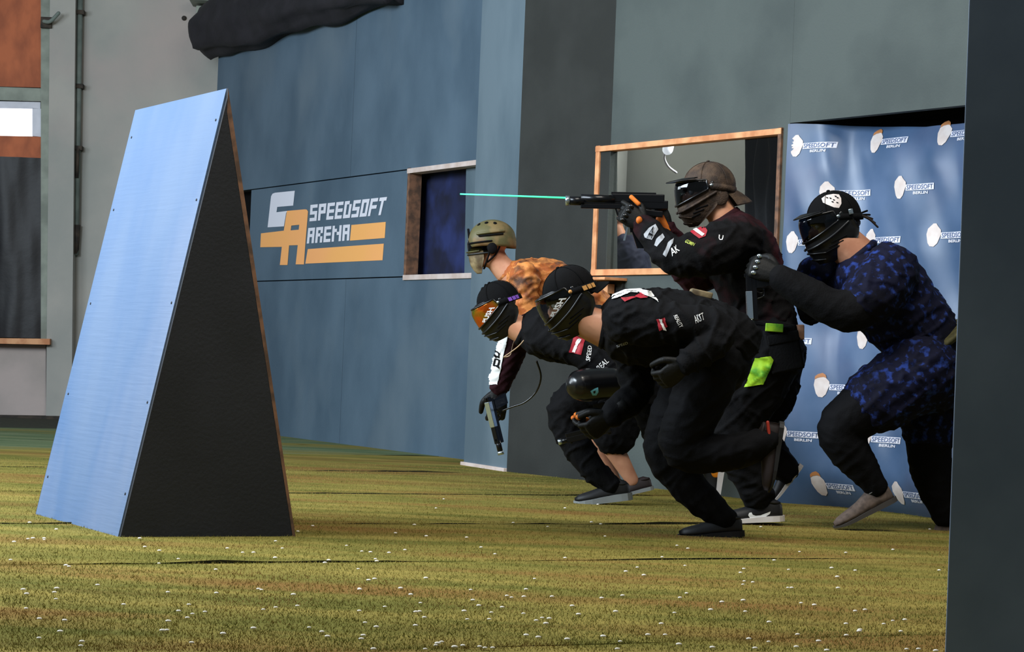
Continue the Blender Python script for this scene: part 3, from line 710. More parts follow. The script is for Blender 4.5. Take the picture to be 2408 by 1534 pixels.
# turf fibres standing at the seams and over the near turf: nobody could count them
V, Fc = [], []
rf = random.Random(5)
def blade(p, h, wd):
    a = rf.random() * PI; dx = Vector((math.cos(a), math.sin(a), 0)) * wd; ln = Vector((rf.gauss(0, .5) * h, rf.gauss(0, .4) * h, 0))
    n = len(V); V.extend([p - dx, p + dx, p + ln + zz * h]); Fc.append([n, n + 1, n + 2])
for k in range(170000):
    if k % 6 == 0:
        s = rf.choice(seams[3:8]); u = rf.uniform(-4, 4); p = E1 * u + E2 * (s + rf.gauss(0, .02)); h = .012
    else:
        x = rf.uniform(0, 2260); y = rf.uniform(1090, 1534); p = G(x, y, .014); h = .010
    p.z = .012
    if p.y > 14: continue
    blade(p, h * rf.uniform(.5, 1.2), .0014)
for k in range(70000):
    p = Vector((rf.uniform(-4.5, 4), rf.uniform(4.5, 13), .012))
    if (p - WR.a).dot(WR.n) > .05: blade(p, .010 * rf.uniform(.5, 1.2), .0016)
fb = new_obj('turf_fibre', V, Fc, 'fiber', fl, smooth=False, kind='stuff')

# ------------------------------------------------------------------ people
def S(Y): return FPX / Y
def tb(Y0, *pts, n=18, sub=4, c0=1.0, c1=1.0):
    """limb or trunk along photo-measured joints: (px, py, depth offset, radius px[, depth radius m])"""
    out = []
    for p in pts:
        Y = Y0 + p[2]; c = P(p[0], p[1], Y); r = p[3] / S(Y); rd = p[4] if len(p) > 4 else r
        out.append((c.x, c.y, c.z, r, rd))
    return loft(out, n=n, sub=sub, c0=c0, c1=c1)
def thin(*pts, k=.76): return [tuple([p[0], p[1], p[2], p[3] * k] + ([p[4] * k] if len(p) > 4 else [])) for p in pts]

ROWS3 = [(.060, .100, .070, -.02), (.045, .128, .084, -.03), (.02, .136, .090, -.04), (-.01, .136, .091, -.042), (-.04, .134, .088, -.035), (-.07, .131, .080, -.015), (-.10, .122, .066, .012), (-.13, .102, .048, .04), (-.145, .086, .03, .055)]
class Head:
    def __init__(s, px, py, Y, pitch, yaw=0, sc=1.0):
        s.c = P(px, py, Y); p, y = math.radians(pitch), math.radians(yaw)
        s.f = Vector((-math.cos(p) * math.cos(y), -math.sin(y) * math.cos(p), -math.sin(p)))
        s.l = Vector((0, 0, 1)).cross(s.f).normalized(); s.u = s.f.cross(s.l).normalized(); s.s = sc
        s.l = -s.l if s.l.y > 0 else s.l
        s.u = s.l.cross(s.f); s.u = s.u if s.u.z > 0 else -s.u
    def w(s, x, y, z): return s.c + (s.f * x + s.l * y + s.u * z) * s.s
    def ell(s, c, r, nu=16, nv=10): return ellipsoid(s.w(*c), s.f, s.l, s.u, r[0] * s.s, r[1] * s.s, r[2] * s.s, nu, nv)
    def geo(s):
        g = [s.ell((-.012, 0, .03), (.095, .077, .088)), s.ell((.03, 0, -.025), (.062, .058, .082)), s.ell((.04, 0, -.085), (.042, .044, .030)),
             s.ell((.088, 0, -.022), (.022, .013, .024)), s.ell((.098, 0, -.034), (.014, .015, .010)), s.ell((.078, 0, -.066), (.013, .026, .008)), s.ell((.074, 0, -.078), (.013, .022, .008)),
             s.ell((.076, 0, .022), (.014, .048, .010))]
        for k in (-1, 1): g.append(s.ell((-.008, k * .076, -.015), (.019, .011, .032)))
        return g
    def eyes(s, root):
        for k in (-1, 1):
            e = new_obj('eye', *s.ell((.073, k * .032, .002), (.0135, .0135, .0135)), 'eye', root)
            new_obj('iris', *s.ell((.0835, k * .032, .001), (.0045, .006, .006), 10, 6), 'iris', e)
ROWS = [(.060, .100, .070, -.02), (.045, .128, .084, -.04), (.02, .136, .090, -.055), (-.01, .136, .091, -.065), (-.04, .133, .090, -.078), (-.07, .131, .086, -.070), (-.10, .126, .075, -.042), (-.13, .110, .056, .0), (-.152, .090, .036, .035)]
def mask_pt(h, v, th, off=0.0, rows=None):
    rows = getattr(h, 'rows', None) or ROWS
    """v 0..1 top to chin, th -90..90 degrees around the face"""
    q = v * (len(rows) - 1); i = min(int(q), len(rows) - 2); t = q - i
    z, F, Wd, Rr = [rows[i][k] * (1 - t) + rows[i + 1][k] * t for k in range(4)]
    a = math.radians(th); c = max(0, math.cos(a)) ** .75
    return h.w(Rr + (F - Rr) * c + off * math.cos(a), (Wd + off) * math.sin(a), z)
def shell(h, v0, v1, t0, t1, off, th, nv, nt, skip=None, rows=None):
    V, Fc = [], []
    for j in range(nv + 1):
        for i in range(nt + 1): V.append(mask_pt(h, v0 + (v1 - v0) * j / nv, t0 + (t1 - t0) * i / nt, off, rows))
    for j in range(nv + 1):
        for i in range(nt + 1): V.append(mask_pt(h, v0 + (v1 - v0) * j / nv, t0 + (t1 - t0) * i / nt, off - th, rows))
    m = (nv + 1) * (nt + 1)
    for j in range(nv):
        for i in range(nt):
            v = v0 + (v1 - v0) * (j + .5) / nv; t = t0 + (t1 - t0) * (i + .5) / nt
            if skip and skip(v, t): continue
            k = j * (nt + 1) + i; f = [k, k + 1, k + nt + 2, k + nt + 1]; Fc.append(f); Fc.append([a + m for a in f][::-1])
    for i in range(nt):
        for j in (0, nv): k = j * (nt + 1) + i; Fc.append([k, k + 1, k + 1 + m, k + m])
    for j in range(nv):
        for i in (0, nt): k = j * (nt + 1) + i; Fc.append([k, k + nt + 1, k + nt + 1 + m, k + m])
    return V, Fc
def lens_edge(th):   # lower lens limit (v) as the lens narrows to the sides
    return .56 - .26 * (abs(th) / 78) ** 2.0
def mask_text(h, mk, s, m='white_print'):
    p, t = text2d(s, .03); p, t = subdiv2d(p, t, .15)
    new_obj('lettering', [mask_pt(h, .50 - .20 * x - .05 * y, 42 + 30 * x - 8 * y, .0075) for x, y in p], t, m, mk)
def goggle_mask(h, root, mm, lens, visor=None, strap='fab_cap', label=None, vents=True, rimm='gloss_black'):
    sk = lambda v, t: .10 < v < lens_edge(t) and abs(t) < 78
    mk = new_obj('mask', *shell(h, 0, 1, -90, 90, 0, .004, 36, 60, sk), mm, root)
    if label: mk['label'] = label
    # lens: a bulged sheet filling the opening
    nt, nv = 40, 10; V, Fc = [], []
    for k in (0, 1):
        for j in range(nv + 1):
            for i in range(nt + 1):
                t = -78 + 156 * i / nt; e = lens_edge(t); V.append(mask_pt(h, .10 + (e - .10) * j / nv, t, .004 - .002 * k))
    m = (nv + 1) * (nt + 1)
    for j in range(nv):
        for i in range(nt):
            q = j * (nt + 1) + i; f = [q, q + 1, q + nt + 2, q + nt + 1]; Fc.append(f)
            if lens not in ('lens_clear', 'lens_smoke'): Fc.append([a + m for a in f][::-1])
    new_obj('lens', V, Fc, lens, mk)
    loop = [mask_pt(h, .10, -78 + 156 * i / 24, .006) for i in range(25)] + [mask_pt(h, .10 + (lens_edge(78) - .10) * k / 3, 78, .006) for k in (1, 2)] + \
           [mask_pt(h, lens_edge(78 - 156 * i / 24), 78 - 156 * i / 24, .006) for i in range(25)] + [mask_pt(h, .10 + (lens_edge(78) - .10) * k / 3, -78, .006) for k in (2, 1)]
    new_obj('lens_frame', *wire(loop + [loop[0]], .0045 * h.s, n=8, sub=2), rimm, mk)
    # chin ridges and vent slots
    for v in (.74, .86):
        new_obj('vent_rib', *wire([mask_pt(h, v + .05 * abs(t) / 60, t, .004) for t in range(-58, 59, 8)], .0032, n=6, sub=2), mm, mk)
    for sgn in (-1, 1):
        new_obj('jaw_ridge', *wire([mask_pt(h, lens_edge(78) + .06, sgn * 86, .004), mask_pt(h, .52, sgn * 66, .007), mask_pt(h, .64, sgn * 40, .008), mask_pt(h, .68, sgn * 14, .007)], .0055 * h.s, n=8, sub=4), mm, mk)
        for k in range(3): new_obj('vent_slot', *wire([mask_pt(h, .58 + .07 * k, sgn * (80 - 3 * k), .001), mask_pt(h, .64 + .07 * k, sgn * (62 - 3 * k), .001)], .0030, n=6), 'fab_tight', mk)
        new_obj('lens_latch', *ellipsoid(mask_pt(h, .20, sgn * 84, .006), h.f, h.l, h.u, .010, .005, .012, 10, 6), rimm, mk)
    # ear covers: rounded pads running back to the strap
    for sgn in (-1, 1):
        pad = [h.ell((-.040, sgn * .079, -.025), (.036, .012, .042))]
        new_obj('ear_pad', *fuse(merge(*pad), .006, 1), mm, mk)
    # strap
    for dz in (0,):
        pts = [h.w(-.045 + .0 * a, math.sin(math.radians(a)) * .089, .022) for a in (90,)]
        st = []
        for a in range(-100, 101, 10):
            aa = math.radians(a); st.append(h.w(-.014 - .113 * math.cos(aa), .0955 * math.sin(aa), .018 - .02 * math.cos(aa)))
        V, Fc = [], []
        for p in st:
            o_ = (p - h.w(-.014, 0, .01)).normalized() * .003
            V += [p + h.u * .014, p - h.u * .014, p - h.u * .014 + o_, p + h.u * .014 + o_]
        for i in range(len(st) - 1):
            for k in range(4): Fc.append([i * 4 + k, i * 4 + (k + 1) % 4, (i + 1) * 4 + (k + 1) % 4, (i + 1) * 4 + k])
        sp = new_obj('strap', V, Fc, 'fab_cap' if strap in ('gold', 'purple') else strap, mk)
        if strap in ('gold', 'purple'):
            for q in range(3):
                aa0, aa1 = math.radians(38 + q * 12), math.radians(47 + q * 12); sv = []
                for aa in (aa0, aa1):
                    for dz_ in (.012, -.012):
                        for ro in (.1005, .103): sv.append(h.w(-.014 - (.113 + ro - .0955) * math.cos(aa), ro * math.sin(aa), .018 - .02 * math.cos(aa) + dz_ * .8))
                new_obj('strap_print', sv, [[0, 2, 6, 4], [1, 5, 7, 3], [0, 1, 3, 2], [4, 6, 7, 5], [0, 4, 5, 1], [2, 3, 7, 6]], strap, sp, smooth=False)
    for k in (-1, 1): new_obj('strap_button', *cyl(h.w(.0, k * .092, .024), h.w(.0, k * .098, .024), .008, n=12), 'gold' if strap == 'gold' else 'steel', mk)
    if visor:
        V, Fc = [], []; n = 14
        for k in (0, 1):
            for i in range(n + 1):
                t = math.radians(-70 + 140 * i / n)
                for r in (0, 1): V.append(h.w(.02 + (.10 + visor * r) * math.cos(t), (.088 + .006 * r) * math.sin(t), .062 - .012 * r * math.cos(t) - .004 * k))
        m = 2 * (n + 1)
        for i in range(n):
            f = [2 * i, 2 * i + 1, 2 * i + 3, 2 * i + 2]; Fc.append(f); Fc.append([a + m for a in f][::-1]); Fc.append([2 * i + 1, 2 * i + 3, 2 * i + 3 + m, 2 * i + 1 + m]); Fc.append([2 * i, 2 * i + 2, 2 * i + 2 + m, 2 * i + m])
        new_obj('visor', V, Fc, 'mask_black', mk)
    return mk
def cap(h, root, m, bill=True, bill_dir=-1, bill_drop=.05, bill_len=.075, label=None, r=(.108, .089, .098), zcut=-.005, cx=-.014):
    """close-fitting cap: dome cut by a slightly tilted brim line, with panels, button and a bill"""
    V, Fc = [], []; nu, nv = 36, 14
    for k in (0, 1):
        for j in range(nv + 1):
            ph = (PI * .56) * j / nv
            for i in range(nu):
                a = 2 * PI * i / nu; q = 1 - .035 * k + .012 * (abs(math.sin(3 * a)) ** .3) * math.sin(ph)
                z = .028 + (r[2] * math.cos(ph)) * q; x = cx + r[0] * math.sin(ph) * math.cos(a) * q
                if j > nv * .6: z -= .012 * max(0, -math.cos(a)) * (j - nv * .6) / (nv * .4)
                V.append(h.w(x, r[1] * math.sin(ph) * math.sin(a) * q, z))
    m_ = (nv + 1) * nu
    for j in range(nv):
        for i in range(nu):
            a, b = j * nu + i, j * nu + (i + 1) % nu; f = [a, b, b + nu, a + nu]; Fc.append(f); Fc.append([q + m_ for q in f][::-1])
    for i in range(nu): a, b = nv * nu + i, nv * nu + (i + 1) % nu; Fc.append([a, b, b + m_, a + m_])
    c = new_obj('cap', V, Fc, m, root)
    if label: c['label'] = label
    new_obj('cap_button', *h.ell((cx, 0, .028 + r[2] + .003), (.008, .008, .005)), m, c)
    for k in range(3):
        a = math.radians(60 * k); pts = []
        for q in range(-8, 9):
            ph = PI * .5 * q / 8; pts.append(h.w(cx + (r[0] + .003) * math.sin(ph) * math.cos(a), (r[1] + .003) * math.sin(ph) * math.sin(a), .028 + (r[2] + .002) * math.cos(ph)))
        new_obj('cap_seam', *wire(pts, .0014, n=5, sub=1), m, c)
    if bill:
        V, Fc = [], []; n = 16
        for k in (0, 1):
            for i in range(n + 1):
                t = math.radians(-62 + 124 * i / n)
                for rr in range(5):
                    e = rr / 4; x = bill_dir * (abs(cx * bill_dir) * 0 + (r[0] * .86) * math.cos(t) + bill_len * e * math.cos(t) ** .6) + cx
                    y = r[1] * .96 * math.sin(t) * (1 - .12 * e); z = .0 - bill_drop * e * (.6 + .4 * e) - .018 * (math.sin(t) ** 2) * (1) - .0035 * k
                    V.append(h.w(x, y, z + .012))
        m_ = 5 * (n + 1)
        for i in range(n):
            for rr in range(4):
                a = i * 5 + rr; f = [a, a + 1, a + 6, a + 5]; Fc.append(f); Fc.append([q + m_ for q in f][::-1])
            a = i * 5 + 4; Fc.append([a, a + 5, a + 5 + m_, a + m_]); a = i * 5; Fc.append([a, a + 5, a + 5 + m_, a + m_])
        for i in (0, n):
            for rr in range(4): a = i * 5 + rr; Fc.append([a, a + 1, a + 1 + m_, a + m_])
        new_obj('cap_bill', V, Fc, m, c)
    return c

def hand_geo(wrist, a, c, curl, spread=.0, k=1.0, thumb=.6):
    """a: fingers direction, c: towards the thumb side; palm normal n = a x c (fingers curl towards n). returns (palm geos, finger tip positions)"""
    a = a.normalized(); c = (c - a * c.dot(a)).normalized(); n = a.cross(c)
    g = []; W_ = lambda x, y, z: Vector(wrist) + (a * x + c * y + n * z) * k
    L = lambda p, r, rd=None: tuple(p) + (r * k, (rd or r) * k)
    g.append(loft([L(W_(-.03, 0, 0), .028, .024), L(W_(.02, 0, 0), .036, .020), L(W_(.06, 0, .002), .044, .018), L(W_(.092, 0, .004), .043, .015)], n=14, depth_axis=n))
    tips = []
    for i, (y, l) in enumerate(((.032, .95), (.011, 1.05), (-.011, .98), (-.031, .80))):
        cu = curl[i] if isinstance(curl, (list, tuple)) else curl
        p = W_(.088, y, .003); d = a + c * (y * spread * 10); d.normalize(); pts = [L(p, .0115)]
        ang = 0
        for seg, (ln, mx) in enumerate(((.044, 75), (.028, 95), (.022, 60))):
            ang += math.radians(mx) * cu; dd = d * math.cos(ang) + n * math.sin(ang)
            mid_ = p + dd * ln * l * k * .5; p = p + dd * ln * l * k
            pts.append(L(mid_, .0112 - .001 * seg)); pts.append(L(p, .0108 - .001 * seg))
        g.append(loft(pts, n=10, sub=2)); tips.append(p)
    t0 = W_(.022, .030, .006); d1 = (a * .65 + c * .62 + n * .35 * (thumb)).normalized(); t1 = t0 + d1 * .042 * k
    d2 = (a * .75 + c * (.35 - .6 * thumb) + n * (.35 + .4 * thumb)).normalized(); t2 = t1 + d2 * .034 * k; t3 = t2 + (d2 + n * .25 * thumb - c * .3 * thumb).normalized() * .026 * k
    g.append(loft([L(t0, .015), L(t1, .0135), L(t2, .0125), L(t3, .0105)], n=10, sub=3)); tips.append(t3)
    return g, tips, W_
def glove(root, wrist, a, c, curl, m='glove_black', k=1.12, spread=0, thumb=.6, knuckles=None, cuff='glove_black', name_label=None, pads=None):
    g, tips, W_ = hand_geo(wrist, a, c, curl, spread, k, thumb)
    o = new_obj('glove', *fuse(merge(*g), .0042, 2), m, root)
    if name_label: o['label'] = name_label
    new_obj('cuff', *loft([tuple(W_(-.055, 0, 0)) + (.034 * k, .031 * k), tuple(W_(-.02, 0, 0)) + (.036 * k, .031 * k)], n=14, sub=2), cuff, o)
    if knuckles:
        for y in (.034, .012, -.010, -.031):
            p = W_(.086, y, -.014); aa = a.normalized(); cc = (c - aa * c.dot(aa)).normalized()
            new_obj('knuckle_guard', *ellipsoid(p, aa, cc, aa.cross(cc), .013, .0095, .007, 10, 6), knuckles, o)
    if pads:
        for i in pads:
            p = tips[i]; new_obj('finger_panel', *ellipsoid(p, Vector((1, 0, 0)), Vector((0, 1, 0)), Vector((0, 0, 1)), .0135, .0135, .0125, 10, 8), 'glove_orange', o)
    return o, tips, W_

SHOE = [(-.004, .020, .062), (.012, .033, .082), (.045, .037, .098), (.085, .038, .094), (.12, .040, .078), (.16, .044, .062), (.20, .047, .052), (.24, .044, .044), (.27, .034, .036), (.292, .016, .024)]
def shoe(root, heel, f, u, upper='shoe_black', sole='sole_black', k=1.0, label=None, laces='grey_print', thick=.024, side=None):
    f = f.normalized(); u = (u - f * u.dot(f)).normalized(); s_ = f.cross(u)
    W_ = lambda x, y, z: Vector(heel) + (f * x + s_ * y + u * z) * k
    V, Fc = [], []; n = 16
    for (x, hw, ht) in SHOE:
        for i in range(n):
            a = PI * i / (n - 1); V.append(W_(x, hw * math.cos(a) * (1 + .0), thick * .8 + (ht - thick * .2) * math.sin(a) ** .75))
    for j in range(len(SHOE) - 1):
        for i in range(n): Fc.append([j * n + i, j * n + (i + 1) % n, (j + 1) * n + (i + 1) % n, (j + 1) * n + i])
    Fc.append(list(range(n))); Fc.append([(len(SHOE) - 1) * n + i for i in range(n)][::-1])
    sh_ = new_obj('shoe', V, Fc, upper, root)
    if label: sh_['label'] = label
    out = [(x, hw + .005) for x, hw, _ in SHOE]; ol = [(-.014, .012)] + out + [(.300, .008)]
    pts = [(x, y) for x, y in ol] + [(x, -y) for x, y in ol[::-1]]
    zt_ = lambda x: thick * (1.15 if x < .08 else 1.15 - .45 * min(1, (x - .08) / .15)) + (.006 if x > .27 else 0)
    zl = lambda x: .012 * max(0, (x - .22) / .08) ** 2
    new_obj('sole', *prism([W_(x, y, zt_(x)) for x, y in pts], [W_(x, y, zl(x)) for x, y in pts]), sole, sh_, smooth=False)
    for i in range(5):
        x = .095 + .022 * i; z = .093 - .0085 * i - .002 * i
        new_obj('lace', *wire([W_(x, .024, z * .93), W_(x + .003, 0, z + .006), W_(x, -.024, z * .93)], .0026, n=5, sub=2), laces, sh_)
    new_obj('collar', *wire([W_(.042 + .034 * math.cos(a), .026 * math.sin(a), .090 + .004 * math.cos(a)) for a in [2 * PI * q / 14 for q in range(15)]], .007, n=7, sub=2), upper, sh_)
    return sh_, W_
def pistol(name, grip, muzzle_dir, up, label, L=.30, barrel=.14, br=.011, slide_m='gun', mag=.0, silver=None, k=1.0):
    """grip: where the hand closes; gun points along muzzle_dir"""
    d = muzzle_dir.normalized(); u = (up - d * up.dot(d)).normalized(); s_ = d.cross(u)
    t = empty(name, grip, label, 'gun'); Wp = lambda x, y, z: Vector(grip) + (d * x + s_ * y + u * z) * k
    B = lambda x0, x1, z0, z1, hw, m, nm, bev=.003, par=t: new_obj(nm, *box_frame(Wp((x0 + x1) / 2, 0, (z0 + z1) / 2), d, s_, u, (x1 - x0) / 2 * k, hw * k, (z1 - z0) / 2 * k, bev), m, par, smooth=False)
    B(-.055, L - .055 - .02, .038, .066, .013, slide_m, 'slide'); B(-.045, L - .075, .018, .040, .012, 'gun', 'frame')
    new_obj('grip', *prism([Wp(-.035, -.014, .02), Wp(.018, -.014, .02), Wp(.002, -.014, -.085), Wp(-.052, -.014, -.085)], [Wp(-.035, .014, .02), Wp(.018, .014, .02), Wp(.002, .014, -.085), Wp(-.052, .014, -.085)]), 'gun', t, smooth=False)
    new_obj('barrel', *cyl(Wp(L - .09, 0, .051), Wp(L - .075 + barrel, 0, .051), br * k, n=16), 'gun', t)
    new_obj('muzzle_ring', *cyl(Wp(L - .080 + barrel, 0, .051), Wp(L - .062 + barrel, 0, .051), (br + .002) * k, n=16), 'steel', t)
    new_obj('trigger_guard', *wire([Wp(.02, 0, .018), Wp(.028, 0, -.012), Wp(.055, 0, -.014), Wp(.068, 0, .018)], .004 * k, n=6), 'gun', t)
    new_obj('trigger', *wire([Wp(.036, 0, .016), Wp(.042, 0, .0), Wp(.040, 0, -.008)], .003 * k, n=6), 'gun', t)
    B(-.05, -.035, .066, .073, .006, 'gun', 'rear_sight', .001); B(L - .1, L - .09, .066, .073, .003, 'gun', 'front_sight', .001)
    if mag: new_obj('magazine', *prism([Wp(-.050, -.011, -.08), Wp(-.004, -.011, -.08), Wp(-.030, -.011, -.08 - mag), Wp(-.070, -.011, -.08 - mag)], [Wp(-.050, .011, -.08), Wp(-.004, .011, -.08), Wp(-.030, .011, -.08 - mag), Wp(-.070, .011, -.08 - mag)]), 'gun', t, smooth=False)
    if silver: B(silver[0], silver[1], .040, .069, .0145, 'steel', 'slide_cover')
    return t, Wp
X = Vector((1, 0, 0)); Y_ = Vector((0, 1, 0)); Z = Vector((0, 0, 1))
def img(dx, dy, dd=0): return (R_ * dx - U_ * dy + Y_ * dd).normalized()     # direction from picture-plane offsets plus depth
def person(px, py, label):
    g_ = G(px, py); return empty('person', g_, label, 'person')
BODY_VOX, CLOTH_VOX = .0085, .0085
def collar(root, Y0, pts, m): return new_obj('collar', *fuse(tb(Y0, *pts, c0=.05, c1=.3), .006, 1), m, root)
def body(root, geos, m='skin'): return new_obj('body', *fuse(merge(*geos), BODY_VOX, 2), m, root)
def cloth(name, root, geos, m, fold=(.006, 9, (1, 1, 1)), vox=CLOTH_VOX, smooth_it=3, label=None, calm=()):
    g = fuse(merge(*geos), vox, smooth_it, fold, calm); o = new_obj(name, *g, m, root)
    if label: o['label'] = label
    return o, g

# ======== person seen through the window =================================================
r6 = empty('person', P(1482, 900, 14.2) * 1, 'person in a navy top half hidden behind the large framed window', 'person'); r6.location.z = 0; ORG[r6.name] = r6.location.copy()
h6 = Head(1442, 512, 14.2, 5, 0, .95)
tors6 = [(1462, 565, 0, 16, .07), (1476, 585, 0, 42, .17), (1480, 640, 0, 50, .18), (1482, 720, 0, 46, .15), (1482, 800, 0, 48, .16)]
legs6 = [[(1472, 800, -.1, 30), (1470, 930, -.1, 22), (1472, 1103, -.1, 15)], [(1492, 800, .1, 30), (1490, 930, .1, 22), (1492, 1103, .1, 15)]]
body(r6, h6.geo() + [tb(14.2, (1448, 535, 0, 17), (1460, 565, 0, 18))] + [tb(14.2, *thin(*tors6))] + [tb(14.2, *l) for l in legs6])
cloth('hoodie', r6, [tb(14.2, *tors6)], 'navy_shirt')
cloth('trousers', r6, [tb(14.2, *[(a, b, c, d + 3) for a, b, c, d in l]) for l in legs6], 'fab_trouser')
h6.eyes(r6)
new_obj('hair', *fuse(merge(h6.ell((-.022, 0, .045), (.098, .084, .085))), .009, 2), 'hair', r6)

# ======== helmeted player in orange camouflage ===========================================
Y5 = 11.85; r5 = person(1490, 1165, 'person in tan helmet, orange camouflage shirt and black shorts leaning forward furthest left')
h5 = Head(1152, 578, Y5, 8, 0, .98)
T5 = [(1196, 640, 0, 27, .075), (1235, 655, 0, 48, .17), (1290, 672, 0, 56, .19), (1350, 700, 0, 58, .18), (1410, 760, 0, 56, .16), (1440, 810, 0, 56, .17)]
armN5 = [(1235, 655, -.19, 34), (1235, 720, -.22, 28), (1270, 770, -.22, 24), (1310, 780, -.24, 20), (1340, 780, -.24, 17)]
armF5 = [(1245, 655, .19, 30), (1225, 720, .22, 24), (1190, 770, .22, 20), (1164, 718, .2, 15)]
legN5 = [(1448, 830, -.09, 50), (1440, 930, -.1, 42), (1425, 1015, -.1, 32), (1455, 1075, -.1, 25), (1488, 1132, -.1, 17)]
legF5 = [(1448, 830, .09, 48), (1425, 930, .1, 40), (1395, 1010, .1, 30), (1420, 1080, .1, 23), (1450, 1140, .1, 16)]
geo5 = h5.geo() + [tb(Y5, (1160, 600, 0, 27), (1180, 628, 0, 27), (1205, 650, 0, 34))] + [tb(Y5, *thin(*T5)), tb(Y5, *thin(*armN5)), tb(Y5, *thin(*armF5)), tb(Y5, *thin(*legN5, k=.9)), tb(Y5, *thin(*legF5, k=.9))]
body(r5, geo5, 'skin'); h5.eyes(r5)
cloth('shirt', r5, [tb(Y5, *T5, c0=.12), tb(Y5, *armN5[:3]), tb(Y5, *armF5[:3])], 'camo_orange', (.010, 10, (1, 1, 1)), smooth_it=2, calm=[(P(1190, 640, Y5), .10)])
collar(r5, Y5, [(1188, 632, 0, 28), (1197, 643, 0, 32)], 'camo_orange')
cloth('shorts', r5, [tb(Y5, (1430, 800, 0, 60, .18), (1446, 850, 0, 62, .18)), tb(Y5, (1448, 850, -.1, 58), (1450, 950, -.1, 56), (1446, 1018, -.1, 52)), tb(Y5, (1448, 850, .1, 55), (1440, 940, .1, 50), (1425, 1000, .1, 44))], 'fab_trouser', (.008, 9, (1, 1, 1)))
shoe(r5, P(1534, 1152, Y5 - .1), img(-70, 16, -.0), img(16, -70 * 1, 0) * 1, 'shoe_maroon', 'sole_grey', .62 * 1.15, 'black and red running shoe with grey sole', 'shoe_red')
shoe(r5, P(1500, 1170, Y5 + .1), img(-70, 3), Z, 'shoe_black', 'sole_grey', .9)
for (wx, wy, dd) in ((1345, 780, -.24), (1163, 712, .2)):
    glove(r5, P(wx, wy, Y5 + dd), img(-8, -40 if dd > 0 else 40), img(-20, 5), .7, cuff='glove_black', k=.9)
# helmet
hs = []
V, Fc = [], []; nu, nv = 40, 16
for k in (0, 1):
    for j in range(nv + 1):
        ph = PI * .59 * j / nv
        for i in range(nu):
            a = 2 * PI * i / nu; q = 1 - .05 * k; back_ = max(0, -math.cos(a))
            x = -.012 + (.128 + .006 * back_) * math.sin(ph) * math.cos(a) * q; z = .030 + .112 * math.cos(ph) * q
            if j > nv * .7: z -= (.030 * back_ + .012 * max(0, -abs(math.cos(a)) + .5)) * (j - nv * .7) / (nv * .3)
            V.append(h5.w(x, .108 * math.sin(ph) * math.sin(a) * q, z))
m_ = (nv + 1) * nu
for j in range(nv):
    for i in range(nu):
        a, b = j * nu + i, j * nu + (i + 1) % nu; f = [a, b, b + nu, a + nu]; Fc.append(f); Fc.append([q + m_ for q in f][::-1])
for i in range(nu): a, b = nv * nu + i, nv * nu + (i + 1) % nu; Fc.append([a, b, b + m_, a + m_])
hel = new_obj('helmet', V, Fc, 'helmet', r5); hel['label'] = 'tan and green helmet with vents and side rail'
def on_hel(th, ph, o=0.0):
    a, p = math.radians(th), math.radians(ph); return h5.w(-.012 + (.128 + o) * math.sin(p) * math.cos(a), (.108 + o) * math.sin(p) * math.sin(a), .030 + (.112 + o) * math.cos(p))
for k in (-1, 1):
    new_obj('side_rail', *wire([on_hel(k * t, 72 - (t - 60) * .02, .006) for t in range(55, 126, 10)], .0075, n=8, sub=2), 'helmet', hel)
    new_obj('rail_slot', *wire([on_hel(k * t, 79, .005) for t in range(60, 121, 10)], .004, n=6, sub=2), 'fab_black', hel)
    for (t, p) in ((40, 38), (75, 34), (110, 40)):
        c_ = on_hel(k * t, p, -.001); nn = (c_ - h5.w(-.012, 0, .03)).normalized()
        new_obj('vent', *cyl(c_ - nn * .004, c_ + nn * .003, .010, n=12), 'fab_tight', hel)
new_obj('front_shroud', *box_frame(on_hel(0, 66, .004), h5.l, h5.u, h5.f, .022, .026, .006, .003), 'fab_black', hel)
new_obj('brim_edge', *wire([on_hel(t, 95, .002) for t in range(-90, 91, 12)], .005, n=6, sub=2), 'fab_tight', hel)
for k in (-1, 1):
    new_obj('chin_strap', *wire([h5.w(-.005, k * .085, .0), h5.w(.01, k * .080, -.05), h5.w(.035, k * .05, -.105), h5.w(.045, 0, -.122)], .005, n=6), 'fab_tight', hel)
    new_obj('nape_strap', *wire([h5.w(-.06, k * .085, .0), h5.w(-.03, k * .080, -.05), h5.w(.02, k * .06, -.09)], .005, n=6), 'fab_tight', hel)
gg = new_obj('goggles', *shell(h5, .06, .50, -82, 82, -.012, .006, 8, 40, None), 'lens_smoke', r5)
new_obj('goggle_frame', *wire([mask_pt(h5, .06, t, -.008) for t in range(-82, 83, 8)] + [mask_pt(h5, .50, t, -.008) for t in range(82, -83, -8)] + [mask_pt(h5, .06, -82, -.008)], .005, n=7, sub=2), 'mask_black', gg)
mh = new_obj('half_mask', *shell(h5, .44, .97, -62, 62, -.010, .004, 18, 36), 'mask_camo', r5); mh['label'] = 'camouflage mesh half mask'
new_obj('mask_edge', *wire([mask_pt(h5, .44, t, -.004) for t in range(-62, 63, 9)], .0035, n=6, sub=2), 'olive_camo', mh)
new_obj('headset', *fuse(merge(h5.ell((-.012, -.094, -.015), (.03, .018, .038)), h5.ell((-.012, .094, -.015), (.03, .018, .038))), .006, 2), 'fab_black', hel)

